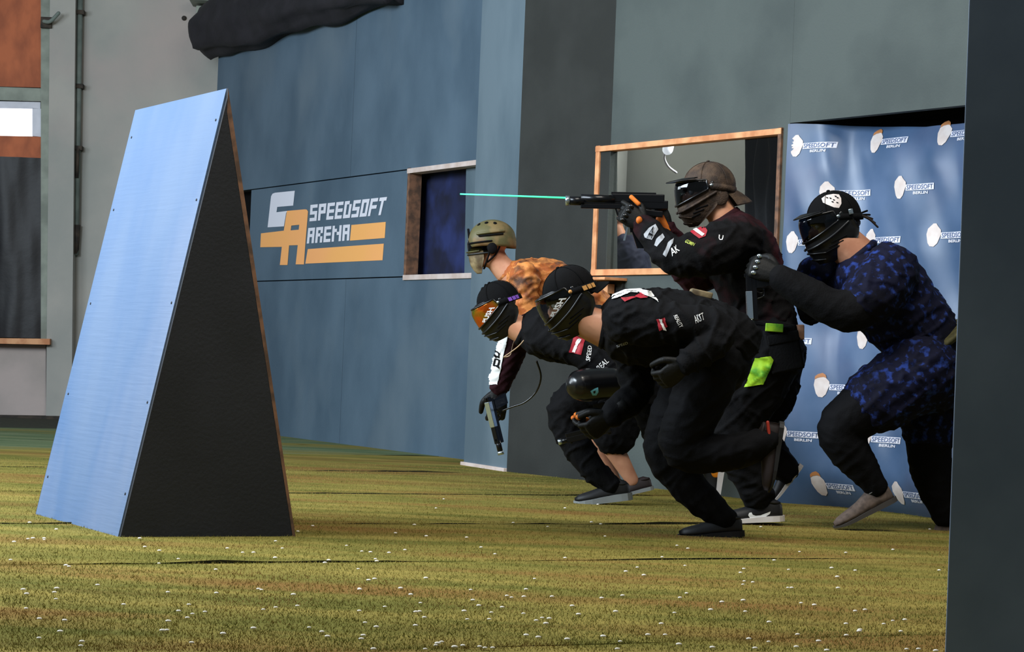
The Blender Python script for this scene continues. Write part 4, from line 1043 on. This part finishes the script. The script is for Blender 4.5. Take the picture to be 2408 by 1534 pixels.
# ======== player with mirrored lens ======================================================
Y1 = 11.0; r1 = person(1440, 1188, 'person crouching low in black cap and orange mirrored goggles, pistol hanging down')
h1 = Head(1172, 722, Y1, 30, 6, .99)
T1 = [(1228, 778, 0, 36, .085), (1262, 780, 0, 58, .18), (1320, 783, 0, 70, .20), (1390, 790, 0, 70, .19), (1450, 805, 0, 62, .165), (1490, 825, 0, 60, .165)]
armN1 = [(1275, 785, -.19, 42), (1340, 815, -.25, 37), (1400, 850, -.28, 33), (1448, 882, -.28, 31), (1440, 935, -.30, 25), (1420, 975, -.32, 21)]
armF1 = [(1255, 775, .18, 40), (1213, 800, .22, 35), (1192, 855, .24, 30), (1176, 905, .25, 24)]
legN1 = [(1470, 850, -.09, 56), (1400, 915, -.1, 50), (1328, 970, -.1, 42), (1365, 1060, -.1, 34), (1400, 1110, -.1, 28), (1437, 1143, -.1, 21)]
legF1 = [(1480, 850, .1, 56), (1530, 950, .1, 46), (1570, 1050, .1, 38), (1630, 1070, .1, 32), (1690, 1082, .1, 22)]
geo1 = h1.geo() + [tb(Y1, (1182, 745, 0, 30), (1205, 765, 0, 30), (1240, 782, 0, 34))] + [tb(Y1, *thin(*t)) for t in (T1, armN1, armF1, legN1, legF1)]
body(r1, geo1, 'skin2'); h1.eyes(r1)
j1, gj1 = cloth('jersey', r1, [tb(Y1, *T1, c0=.12), tb(Y1, *armN1)], 'fab_black', (.008, 9, (1, 1, 1)), calm=[(P(1225, 775, Y1), .13)])
collar(r1, Y1, [(1226, 774, 0, 37), (1234, 778, 0, 40)], 'fab_black')
s1, gs1 = cloth('sleeve', r1, [tb(Y1, *armF1)], 'fab_maroon', (.006, 12, (1, 1, .4)), label='maroon and white sleeve')
cloth('trousers', r1, [tb(Y1, (1455, 810, 0, 60, .17), (1490, 840, 0, 60, .17)), tb(Y1, *legN1), tb(Y1, *legF1)], 'fab_trouser', (.007, 9, (1, 1, 1)))
bs1 = surf(gs1)
lay('white_panel', [poly((1176, 792), (1196, 790), (1186, 830), (1178, 870), (1170, 905), (1146, 905), (1156, 870), (1162, 830))], bs1, 'white_print', s1, .006, 3)
lay('number', [poly((1166, 842), (1178, 846), (1175, 866), (1162, 862), holes=([(1169, 847), (1174, 849), (1172, 861), (1166, 858)],)), poly((1163, 822), (1178, 830), (1176, 842), (1162, 838), holes=([(1167, 828), (1174, 832), (1173, 837), (1166, 835)],))], bs1, 'fab_tight', s1, .0095, 3)
bj1 = surf(gj1)
lay('flag', [poly((1350, 790), (1375, 800), (1366, 835), (1338, 828))], bj1, 'red_print', j1)
lay('flag_stripe', [poly((1358, 798), (1366, 800), (1352, 830), (1345, 828))], bj1, 'white_print', j1, .007, 4)
lay('lettering', [txt('SPEED', [(1378, 848), (1382, 812), (1392, 814), (1388, 850)]), txt('REAL', [(1402, 862), (1424, 842), (1432, 852), (1410, 874)])], bj1, 'white_print', j1, .003, 4)
cap(h1, r1, 'fab_cap', bill=False, label='black knitted cap')
mask_text(h1, goggle_mask(h1, r1, 'mask_black', 'lens_mirror', None, 'purple', 'black full-face mask with orange mirrored lens'), 'PUSH')
new_obj('necklace', *wire([P(1240, 790, Y1 - .19), P(1222, 812, Y1 - .14), P(1202, 828, Y1 - .02), P(1185, 840, Y1 + .06), P(1200, 835, Y1 + .05), P(1206, 812, Y1 + .1), P(1212, 796, Y1 + .14)], .0028, n=6), 'rope', r1)
# air tank slung at the chest
tk = new_obj('air_tank', *fuse(merge(loft([tuple(P(1368, 906, Y1 - .44)) + (.078, .078), tuple(P(1385, 905, Y1 - .42)) + (.080, .080), tuple(P(1440, 900, Y1 - .38)) + (.074, .074)], n=20), cyl(P(1445, 900, Y1 - .38), P(1480, 897, Y1 - .36), .02)), .007, 2), 'gloss_black', r1); tk['label'] = 'glossy black round-ended air tank'
btk = BVHTree.FromPolygons([tuple(v.co + ORG[tk.name]) for v in tk.data.vertices], [list(p.vertices) for p in tk.data.polygons])
lay('tank_emblem', [poly((1388, 920), (1398, 914), (1406, 911), (1407, 922), (1402, 930), (1393, 930), holes=([(1394, 921), (1400, 918), (1400, 924), (1396, 926)],))], btk, 'blue_print', tk, .002, 4)
sN = shoe(r1, P(1482, 1176, Y1 - .1), img(-70, 8), Z, 'shoe_black', 'sole_grey', .93, 'black running shoe with thick grey sole', 'shoe_black', .034)
sT = shoe(r1, P(1706, 1085, Y1 + .1), img(-12, 70, 0), img(-70, -12, 0), 'shoe_black', 'sole_white', .9, 'raised black and orange shoe with white sole', 'shoe_black', .03)
new_obj('heel_panel', *ellipsoid(sT[1](.06, .036, .045), img(-12, 70), Y_, img(-70, -12), .036, .006, .026), 'shoe_orange', sT[0])
new_obj('heel_panel', *ellipsoid(sT[1](.06, -.036, .045), img(-12, 70), Y_, img(-70, -12), .036, .006, .026), 'shoe_orange', sT[0])
# far hand with the hanging pistol
wr1 = P(1172, 918, Y1 + .25)
glove(r1, wr1, img(-3, 40), img(-30, 0, -4), .45, cuff='glove_green', thumb=.4, k=1.18)
pistol('airsoft_pistol', P(1166, 955, Y1 + .14), img(24, 100), img(-45, 10, -60), 'black pistol with silver slide pointing at the turf, held by the leftmost low player', .26, .045, .014, silver=(-.03, .10), k=1.0)
ho = new_obj('air_hose', *wire([P(1262, 850, Y1 - .0), P(1272, 885, Y1 + .05), P(1262, 920, Y1 + .1), P(1235, 946, Y1 + .12), P(1205, 957, Y1 + .14), P(1182, 966, Y1 + .15)], .0048, n=8), 'gloss_black')
tag(ho, 'thin black air hose curving from the chest to the hanging pistol', 'hose')
# near hand with orange fingertips
glove(r1, P(1422, 968, Y1 - .33), img(-20, 20), img(-10, -20, -20), [.5, .65, .75, .8], pads=(0, 1, 4), k=1.12, cuff='glove_black')
pistol('airsoft_pistol', P(1405, 992, Y1 - .34), img(-80, 20), img(20, 80), 'black pistol in the orange-tipped glove low between the crouching players', .24, .03, .012)

# ======== front player, leaning deep =====================================================
Y2 = 9.02; r2 = person(1670, 1272, 'person sprinting bent double in front, black cap backwards and clear goggle mask')
h2 = Head(1338, 700, Y2, 30, 8, 1.0)
T2 = [(1418, 768, 0, 48, .085), (1442, 768, 0, 74, .17), (1490, 770, 0, 86, .205), (1550, 774, 0, 90, .21), (1620, 780, 0, 86, .19), (1680, 790, 0, 78, .17), (1712, 800, 0, 72, .165)]
armN2 = [(1478, 752, -.19, 56), (1530, 760, -.24, 50), (1600, 762, -.27, 45), (1668, 766, -.27, 42), (1690, 790, -.29, 38), (1655, 822, -.31, 33), (1620, 850, -.33, 27)]
armF2 = [(1480, 785, .19, 50), (1490, 850, .22, 42), (1495, 915, .22, 36), (1470, 950, .18, 28), (1440, 975, .15, 22)]
legF2 = [(1670, 840, .1, 78), (1610, 940, .1, 64), (1566, 1050, .1, 52), (1598, 1115, .1, 45), (1650, 1175, .1, 38), (1703, 1220, .1, 28)]
legN2 = [(1668, 850, -.1, 78), (1640, 950, -.1, 64), (1602, 1045, -.1, 52), (1655, 1068, -.1, 45), (1735, 1060, -.1, 40), (1808, 1036, -.1, 29)]
geo2 = h2.geo() + [tb(Y2, (1352, 735, 0, 40), (1382, 758, 0, 40), (1425, 775, 0, 46))] + [tb(Y2, *thin(*t)) for t in (T2, armN2, armF2, legN2, legF2)]
body(r2, geo2, 'skin'); h2.eyes(r2)
j2, gj2 = cloth('jersey', r2, [tb(Y2, *T2, c0=.12), tb(Y2, *armN2), tb(Y2, *armF2)], 'fab_black', (.010, 8, (1, 1, 1)), .008, calm=[(P(1415, 768, Y2), .14)])
collar(r2, Y2, [(1414, 768, 0, 48), (1424, 770, 0, 54)], 'fab_black')
t2, gt2 = cloth('trousers', r2, [tb(Y2, (1660, 800, 0, 80, .17), (1690, 850, 0, 76, .175)), tb(Y2, *legN2), tb(Y2, *legF2)], 'fab_tight', (.005, 9, (1, 1, 1)), .009)
b2 = surf(gj2)
lay('shoulder_print', [poly((1438, 706), (1442, 696), (1470, 684), (1505, 682), (1530, 688), (1550, 714), (1530, 702), (1508, 692), (1482, 690), (1462, 700))], b2, 'white_print', j2, .007, 3)
lay('shoulder_print', [poly((1462, 703), (1492, 700), (1508, 690), (1524, 703), (1506, 705), (1496, 702), (1470, 712))], b2, 'red_print', j2, .007, 3)
lay('flag', [poly((1543, 752), (1562, 748), (1570, 768), (1552, 778))], b2, 'red_print', j2)
lay('flag_stripe', [poly((1550, 750), (1557, 750), (1562, 768), (1566, 778), (1558, 776), (1553, 764))], b2, 'white_print', j2, .007)
lay('lettering', [txt('REALITY', [(1584, 744), (1598, 772), (1606, 768), (1592, 741)]), txt('AKST', [(1630, 744), (1652, 736), (1656, 752), (1636, 762)], .0)], b2, 'white_print', j2, .003, 4)
lay('lettering', [txt('SPEED', [(1450, 812), (1476, 802), (1478, 808), (1452, 818)])], b2, 'grey_print', j2, .003, 4)
cap(h2, r2, 'fab_cap', bill=True, bill_drop=.03, bill_len=.07, label='black cap worn backwards')
mask_text(h2, goggle_mask(h2, r2, 'mask_black', 'lens_clear', None, 'gold', 'black full-face mask with clear lens'), 'PUSH')
shoe(r2, P(1744, 1262, Y2 + .1), img(-70, 3), Z, 'shoe_black', 'sole_black', .88, None, 'fab_tight')
sA = shoe(r2, P(1843, 1000, Y2 - .1), img(-14, 80, 0), img(-80, -14, 0), 'shoe_maroon', 'sole_black', .93, 'raised dark shoe with red stripe', 'shoe_maroon', .018)
new_obj('red_stripe', *wire([sA[1](.03, q, .06) for q in (.036,)] + [sA[1](.10, .040, .035)], .008, n=6), 'shoe_red', sA[0]); new_obj('red_stripe', *wire([sA[1](.0, -.036, .075), sA[1](.05, -.040, .06), sA[1](.10, -.042, .04)], .007, n=6), 'shoe_red', sA[0])
glove(r2, P(1612, 856, Y2 - .33), img(-30, 24), img(-10, -20, -10), .7, k=1.08)
glove(r2, P(1436, 978, Y2 + .15), img(-24, 20), img(-10, -20, -10), .7, k=1.1, pads=(1, 4), cuff='glove_black')
pistol('airsoft_pistol', P(1512, 950, Y2 + .3), img(16, -62), img(-60, -16), 'thin silver-barrelled pistol between the two bent players, pointing up', .16, .10, .007, slide_m='steel', k=.9)
pch = new_obj('waist_pouch', *box_frame(P(1648, 692, Y2), img(60, 14), Y_, img(-14, 60), .045, .05, .014, .006), 'mask_camo', r2)

# ======== shooter ========================================================================
Y3 = 10.0; r3 = person(1790, 1236, 'person in brown mesh mask and backwards cap aiming a long pistol to the left')
h3 = Head(1662, 452, Y3, 6, 8, 1.06); h3.rows = ROWS3
T3 = [(1703, 512, 0, 40, .08), (1718, 545, 0, 62, .17), (1744, 600, 0, 84, .205), (1762, 660, 0, 80, .19), (1778, 715, 0, 76, .17), (1795, 760, 0, 78, .17)]
armN3 = [(1738, 565, -.19, 54), (1690, 584, -.25, 57), (1640, 598, -.28, 54), (1585, 600, -.28, 41), (1550, 570, -.24, 35), (1516, 536, -.2, 27)]
armF3 = [(1700, 575, .18, 46), (1665, 630, .14, 46), (1632, 645, .08, 42), (1592, 595, .02, 34), (1562, 540, -.04, 25)]
legN3 = [(1805, 830, -.1, 84), (1765, 910, -.1, 76), (1728, 1000, -.1, 58), (1735, 1060, -.1, 50), (1758, 1110, -.1, 42), (1784, 1168, -.1, 32)]
legF3 = [(1815, 830, .1, 78), (1800, 930, .1, 66), (1775, 1020, .1, 50), (1808, 1060, .1, 40), (1845, 1105, .1, 30)]
geo3 = h3.geo() + [tb(Y3, (1680, 466, 0, 32), (1692, 495, 0, 35), (1712, 530, 0, 38))] + [tb(Y3, *thin(*t)) for t in (T3, armN3, armF3, legN3, legF3)]
body(r3, geo3, 'skin2'); h3.eyes(r3)
j3, gj3 = cloth('jersey', r3, [tb(Y3, *T3, c0=.12), tb(Y3, *armN3)], 'fab_jersey3', (.009, 8, (1, 1, 1)), calm=[(P(1705, 510, Y3), .12)])
collar(r3, Y3, [(1700, 508, 0, 40), (1706, 517, 0, 43)], 'fab_jersey3')
s3, gs3 = cloth('sleeve', r3, [tb(Y3, *armF3)], 'fab_maroon', (.007, 9, (1, 1, 1)), label='maroon sleeve of the far arm')
t3, gt3 = cloth('trousers', r3, [tb(Y3, (1795, 770, 0, 80, .17), (1806, 830, 0, 84, .18)), tb(Y3, *legN3), tb(Y3, *legF3)], 'fab_trouser', (.010, 7, (1, 1, 1)), .009)
bj3, bt3 = surf(gj3, gs3), surf(gt3)
c7 = lambda *l: [(1380 + x / 3.652, 280 + y / 3.652) for x, y in l]
lay('flag', [tri_poly(c7((915, 935), (1000, 915), (1035, 960), (1020, 1010), (965, 1030), (890, 975)))], bj3, 'red_print', j3)
lay('flag_stripe', [tri_poly(c7((905, 952), (935, 940), (1012, 995), (990, 1015)))], bj3, 'white_print', j3, .007, 4)
lay('lettering', [txt('GOMIN', c7((840, 1060), (915, 1095), (932, 1070), (860, 1038)))], bj3, 'lime_print', j3, .003, 4)
lay('lettering', [txt('AK', c7((735, 1180), (800, 1130), (770, 1080), (715, 1120))), txt('U', c7((1130, 1040), (1168, 1046), (1172, 1002), (1134, 996)))], bj3, 'white_print', j3, .003, 4)
lay('sleeve_print', [tri_poly(c7((500, 1020), (560, 1040), (612, 950), (590, 905), (530, 940), (490, 990))), tri_poly(c7((580, 1085), (604, 1098), (670, 1020), (650, 985), (600, 1030))), tri_poly(c7((655, 1165), (680, 1185), (735, 1070), (745, 1025), (700, 1060)))], bj3, 'grey_print', j3, .003, 4)
lay('sleeve_ink', [txt('A', c7((520, 1020), (560, 1032), (600, 940), (550, 930)), .0)], bj3, 'fab_tight', j3, .008, 4)
c3 = lambda *l: [(1640 + x / 6.97, 720 + y / 6.97) for x, y in l]
lay('thigh_panel', [tri_poly(c3((945, 855), (1260, 825), (1190, 1040), (1140, 1130), (1080, 1280), (775, 1330)))], bt3, 'lime', t3).__setitem__('label', 'lime green thigh panel')
lay('lettering', [txt('REALITY', c3((430, 1310), (750, 1235), (770, 1190), (450, 1250)))], bt3, 'white_print', t3, .003, 4)
pu = new_obj('belt', *tb(Y3, (1706, 752, -.05, 10, .16), (1790, 768, -.02, 12, .185), (1868, 790, 0, 10, .15)), 'fab_tight', r3)
pch = new_obj('magazine_pouch', *box_frame(P(1842, 822, Y3 - .23), img(10, -2), Y_, img(2, 10), .075, .035, .10, .012), 'fab_trouser', r3)
new_obj('pouch_tab', *box_frame(P(1821, 771, Y3 - .275), img(42, 3), Y_, img(-3, 42), .039, .006, .018, .003), 'lime', pch).__setitem__('label', 'lime green pouch tab')
new_obj('pouch_flap', *box_frame(P(1842, 795, Y3 - .262), img(10, -2), Y_, img(2, 10), .070, .008, .022, .004), 'fab_black', pch)
new_obj('side_pouch', *box_frame(P(1880, 782, Y3 - .12), img(10, 0), Y_, img(0, 10), .016, .05, .034, .006), 'ply_dk', pch)
cap(h3, r3, 'brown_mesh', bill=True, bill_drop=.062, bill_len=.085, label='dark brown mesh cap worn backwards', r=(.112, .092, .10))
goggle_mask(h3, r3, 'brown_mesh', 'lens_smoke', .055, 'brown_mesh', 'brown camouflage full-face mask', False, 'gloss_black')
sN3 = shoe(r3, P(1838, 1226, Y3 - .1), img(-70, 2.5), Z, 'shoe_black', 'sole_white', .95, 'black trainer with white curved stripe', 'fab_tight', .024)
f7 = lambda *l: [(1640 + x / 5.114, 960 + y / 5.114) for x, y in l]
bsh = BVHTree.FromPolygons([tuple(v.co + ORG[sN3[0].name]) for v in sN3[0].data.vertices], [list(p.vertices) for p in sN3[0].data.polygons])
lay('curved_stripe', [tri_poly(f7((610, 1290), (622, 1262), (650, 1256), (665, 1285), (700, 1296), (760, 1290), (880, 1245), (870, 1275), (790, 1325), (700, 1356), (640, 1340)))], bsh, 'white_print', sN3[0], .002, 4)
sF3 = shoe(r3, P(1886, 1100, Y3 + .1), img(-58, 74, .2), img(-74, -58, 0), 'shoe_black', 'sole_white', .72, 'raised black trainer with white stripes and sole', 'fab_tight', .024)
for q in (.02, .07): new_obj('side_stripe', *wire([sF3[1](q, .037, .085), sF3[1](q + .02, .041, .035)], .006, n=6), 'sole_white', sF3[0]); new_obj('side_stripe', *wire([sF3[1](q, -.037, .085), sF3[1](q + .03, -.042, .035)], .006, n=6), 'sole_white', sF3[0])
# hands and gun
gdir = img(-200, -4); gup = img(4, -200)
gun, Wg = pistol('airsoft_pistol', P(1484, 502, Y3 - .17), gdir, gup, 'long black pistol with fat barrel aimed left by the shooter in brown mask', .30, .055, .020, mag=.075, k=1.0)
new_obj('rear_stock', *box_frame(P(1536, 482, Y3 - .17), gdir, gdir.cross(gup).normalized(), gup, .066, .014, .019, .004), 'gun', gun, smooth=False)
new_obj('rear_rod', *cyl(P(1530, 486, Y3 - .17), P(1569, 490, Y3 - .17), .010), 'gun', gun)
new_obj('lower_receiver', *box_frame(P(1532, 502, Y3 - .17), img(-60, -6), Y_, img(6, -60), .050, .012, .014, .004), 'gun', gun, smooth=False)
new_obj('magazine_highlight', *prism([P(1474, 532, Y3 - .196), P(1478, 532, Y3 - .196), P(1470, 566, Y3 - .196), P(1465, 566, Y3 - .196)], [P(1474, 532, Y3 - .19), P(1478, 532, Y3 - .19), P(1470, 566, Y3 - .19), P(1465, 566, Y3 - .19)]), 'steel', gun, smooth=False)  # bright steel sliver put in for a highlight on the magazine
new_obj('suppressor', *cyl(P(1366, 467, Y3 - .17), P(1446, 470, Y3 - .17), .0205, n=20), 'gun', gun)
new_obj('upper_receiver', *box_frame(P(1500, 467, Y3 - .17), gdir, gdir.cross(gup).normalized(), gup, .118, .015, .020, .005), 'gun', gun, smooth=False)
new_obj('optic_rail', *box_frame(P(1490, 455, Y3 - .17), gdir, gdir.cross(gup).normalized(), gup, .10, .010, .005, .002), 'gun', gun, smooth=False)
gl3, tip3, _ = glove(r3, P(1516, 530, Y3 - .21), img(-34, -22), img(6, -30, 0), [.45, .7, .8, .85], pads=(0, 1, 4), k=1.1, knuckles='gloss_black', name_label='black glove with orange fingertips')
new_obj('finger_panel', *loft([tuple(P(1484, 463, Y3 - .2)) + (.010, .008), tuple(P(1502, 480, Y3 - .21)) + (.010, .008)], n=8), 'glove_orange', gl3)
new_obj('palm_panel', *ellipsoid(P(1503, 518, Y3 - .245), X, Y_, Z, .014, .012, .017), 'glove_orange', gl3)
glF, _, _ = glove(r3, P(1568, 548, Y3 - .05), img(-16, -36), img(-20, 8), .6, pads=(0,), k=1.1, name_label='black and orange glove')
new_obj('palm_panel', *loft([tuple(P(1552, 512, Y3 - .085)) + (.020, .012), tuple(P(1568, 545, Y3 - .085)) + (.020, .012)], n=10), 'glove_orange', glF)
bm_ = new_obj('light_beam', *cyl(P(1364, 466.5, Y3 - .17), P(1082, 456.5, Y3 - .17), .0042, .0030, 8), 'beam'); tag(bm_, 'thin green beam of light leaving the muzzle of the raised pistol', 'beam')

# ======== player in blue camouflage ======================================================
Y4 = 9.9; r4 = person(2060, 1248, 'person in blue camouflage shirt and shorts with black mask, fist raised, furthest right')
h4 = Head(1957, 525, Y4, 16, 10, 1.10)
T4 = [(2018, 598, 0, 50, .09), (2035, 635, 0, 78, .19), (2075, 680, 0, 96, .215), (2120, 735, 0, 94, .20), (2165, 790, 0, 86, .18), (2195, 835, 0, 84, .175)]
slv = [(2092, 640, -.19, 66), (2072, 668, -.24, 68), (2045, 694, -.27, 66)]
armN4 = [(2088, 640, -.2, 60), (2050, 690, -.25, 60), (2005, 728, -.28, 56), (1955, 722, -.3, 45), (1900, 692, -.3, 41), (1836, 655, -.3, 33)]
armF4 = [(1985, 640, .19, 50), (1930, 665, .22, 44), (1912, 700, .16, 40), (1908, 735, .05, 32), (1896, 690, -.1, 26)]
legN4 = [(2165, 870, -.1, 86), (2085, 925, -.1, 72), (1982, 1000, -.1, 56), (1990, 1048, -.1, 50), (2028, 1100, -.1, 38), (2060, 1146, -.1, 27)]
legF4 = [(2205, 870, .12, 84), (2190, 980, .12, 62), (2184, 1060, .12, 52), (2196, 1130, .12, 45), (2222, 1215, .12, 28)]
geo4 = h4.geo() + [tb(Y4, (1966, 560, 0, 46), (1992, 580, 0, 46), (2020, 605, 0, 47))] + [tb(Y4, *thin(*t)) for t in (T4, armN4, armF4, legN4, legF4)]
body(r4, geo4, 'skin'); h4.eyes(r4)
sh4, g4 = cloth('shirt', r4, [tb(Y4, *T4, c0=.12), tb(Y4, *slv), tb(Y4, (1985, 635, .18, 52), (1925, 650, .22, 48))], 'camo_blue', (.010, 7, (1, 1, 1)), .008, calm=[(P(2006, 605, Y4), .14)])
collar(r4, Y4, [(2014, 592, 0, 50), (2020, 600, 0, 54)], 'camo_blue')
ud, gud = cloth('undersleeve', r4, [tb(Y4, *thin(*armN4[1:], k=.97)), tb(Y4, *thin(*armF4[1:], k=.97))], 'fab_black', (.003, 9, (1, 1, 1)), .009, label='black long compression sleeves')
cloth('shorts', r4, [tb(Y4, (2188, 820, 0, 84, .18), (2190, 880, 0, 90, .19)), tb(Y4, (2170, 870, -.1, 90), (2110, 910, -.1, 82), (2065, 938, -.1, 78)), tb(Y4, (2200, 880, .12, 84), (2192, 960, .12, 64), (2186, 1012, .12, 60))], 'camo_blue', (.010, 7, (1, 1, 1)), .009)
cloth('leggings', r4, [tb(Y4, *legN4), tb(Y4, *legF4)], 'fab_tight', (.004, 8, (1, 1, 1)), .009)
new_obj('belt', *tb(Y4, (2130, 850, -.02, 14, .16), (2205, 812, -.02, 18, .185), (2262, 760, 0, 14, .16)), 'olive_camo', r4)
cap4 = cap(h4, r4, 'fab_cap', bill=False, label='black cap with pale emblem', r=(.112, .092, .10))
bc = BVHTree.FromPolygons([tuple(v.co + ORG[cap4.name]) for v in cap4.data.vertices], [list(p.vertices) for p in cap4.data.polygons])
c43 = lambda *l: [(1700 + x / 3.197, 420 + y / 3.197) for x, y in l]
lay('emblem', [tri_poly(c43((742, 152), (775, 128), (830, 118), (872, 122), (888, 150), (890, 190), (872, 222), (835, 218), (790, 200), (752, 182)))], bc, 'banner_cream', cap4, .002)
lay('emblem_detail', [tri_poly(c43((x, y), (x + 15, y + 3), (x + 18, y + 12), (x + 4, y + 9))) for x, y in ((775, 142), (800, 146), (825, 158), (850, 178), (815, 172), (852, 142), (838, 132))], bc, 'fab_tight', cap4, .0035, 4)
goggle_mask(h4, r4, 'mask_black', 'lens_smoke', .035, 'fab_cap', 'black full-face mask with smoke lens')
new_obj('strap_buckle', *box_frame(h4.w(-.055, .097, .03), h4.f, h4.l, h4.u, .010, .003, .012, .002), 'steel', cap4)
bn4 = []
for k in range(5):
    a = h4.w(-.118, .0 + .02 * (k - 2), .0); bn4.append(wire([a, a + (-h4.f * .03 + h4.u * (.012 - .009 * k)), a + (-h4.f * .058 + h4.u * (.016 - .02 * k))], .0045, n=6))
new_obj('knotted_strap', *merge(*bn4[:2]), 'fab_cap', cap4); new_obj('hair', *merge(*bn4[2:], h4.ell((-.07, 0, -.02), (.045, .06, .03))), 'hair', r4)
glove(r4, P(1832, 648, Y4 - .30), img(-50, -20), img(-6, -34, 10), [.95, .95, .95, .95], k=1.28, knuckles='steel', thumb=.9, name_label='black armoured glove clenched in a fist')
pistol('airsoft_pistol', P(1788, 668, Y4 - .29), img(3, 60), img(-60, 3), 'black pistol pointing straight down in the raised fist of the blue player', .24, .0, .012, silver=(.03, .16), k=.95)
sN4 = shoe(r4, P(2104, 1180, Y4 - .1), img(-70, 34), img(-34, -70) , 'shoe_grey', 'sole_dark', .98, 'brown-grey knitted running shoe pushing off its toe', 'shoe_grey', .02)
new_obj('sock_band', *wire([P(2062 + 22 * math.cos(a), 1152 - 12 * math.cos(a), Y4 - .1 + .045 * math.sin(a)) for a in [2 * PI * q / 12 for q in range(13)]], .003, n=5, sub=2), 'grey_print', sN4[0])
shoe(r4, P(2268, 1232, Y4 + .12), img(-50, 50), img(-50, -50), 'shoe_grey', 'sole_grey', .9, None, 'shoe_grey')
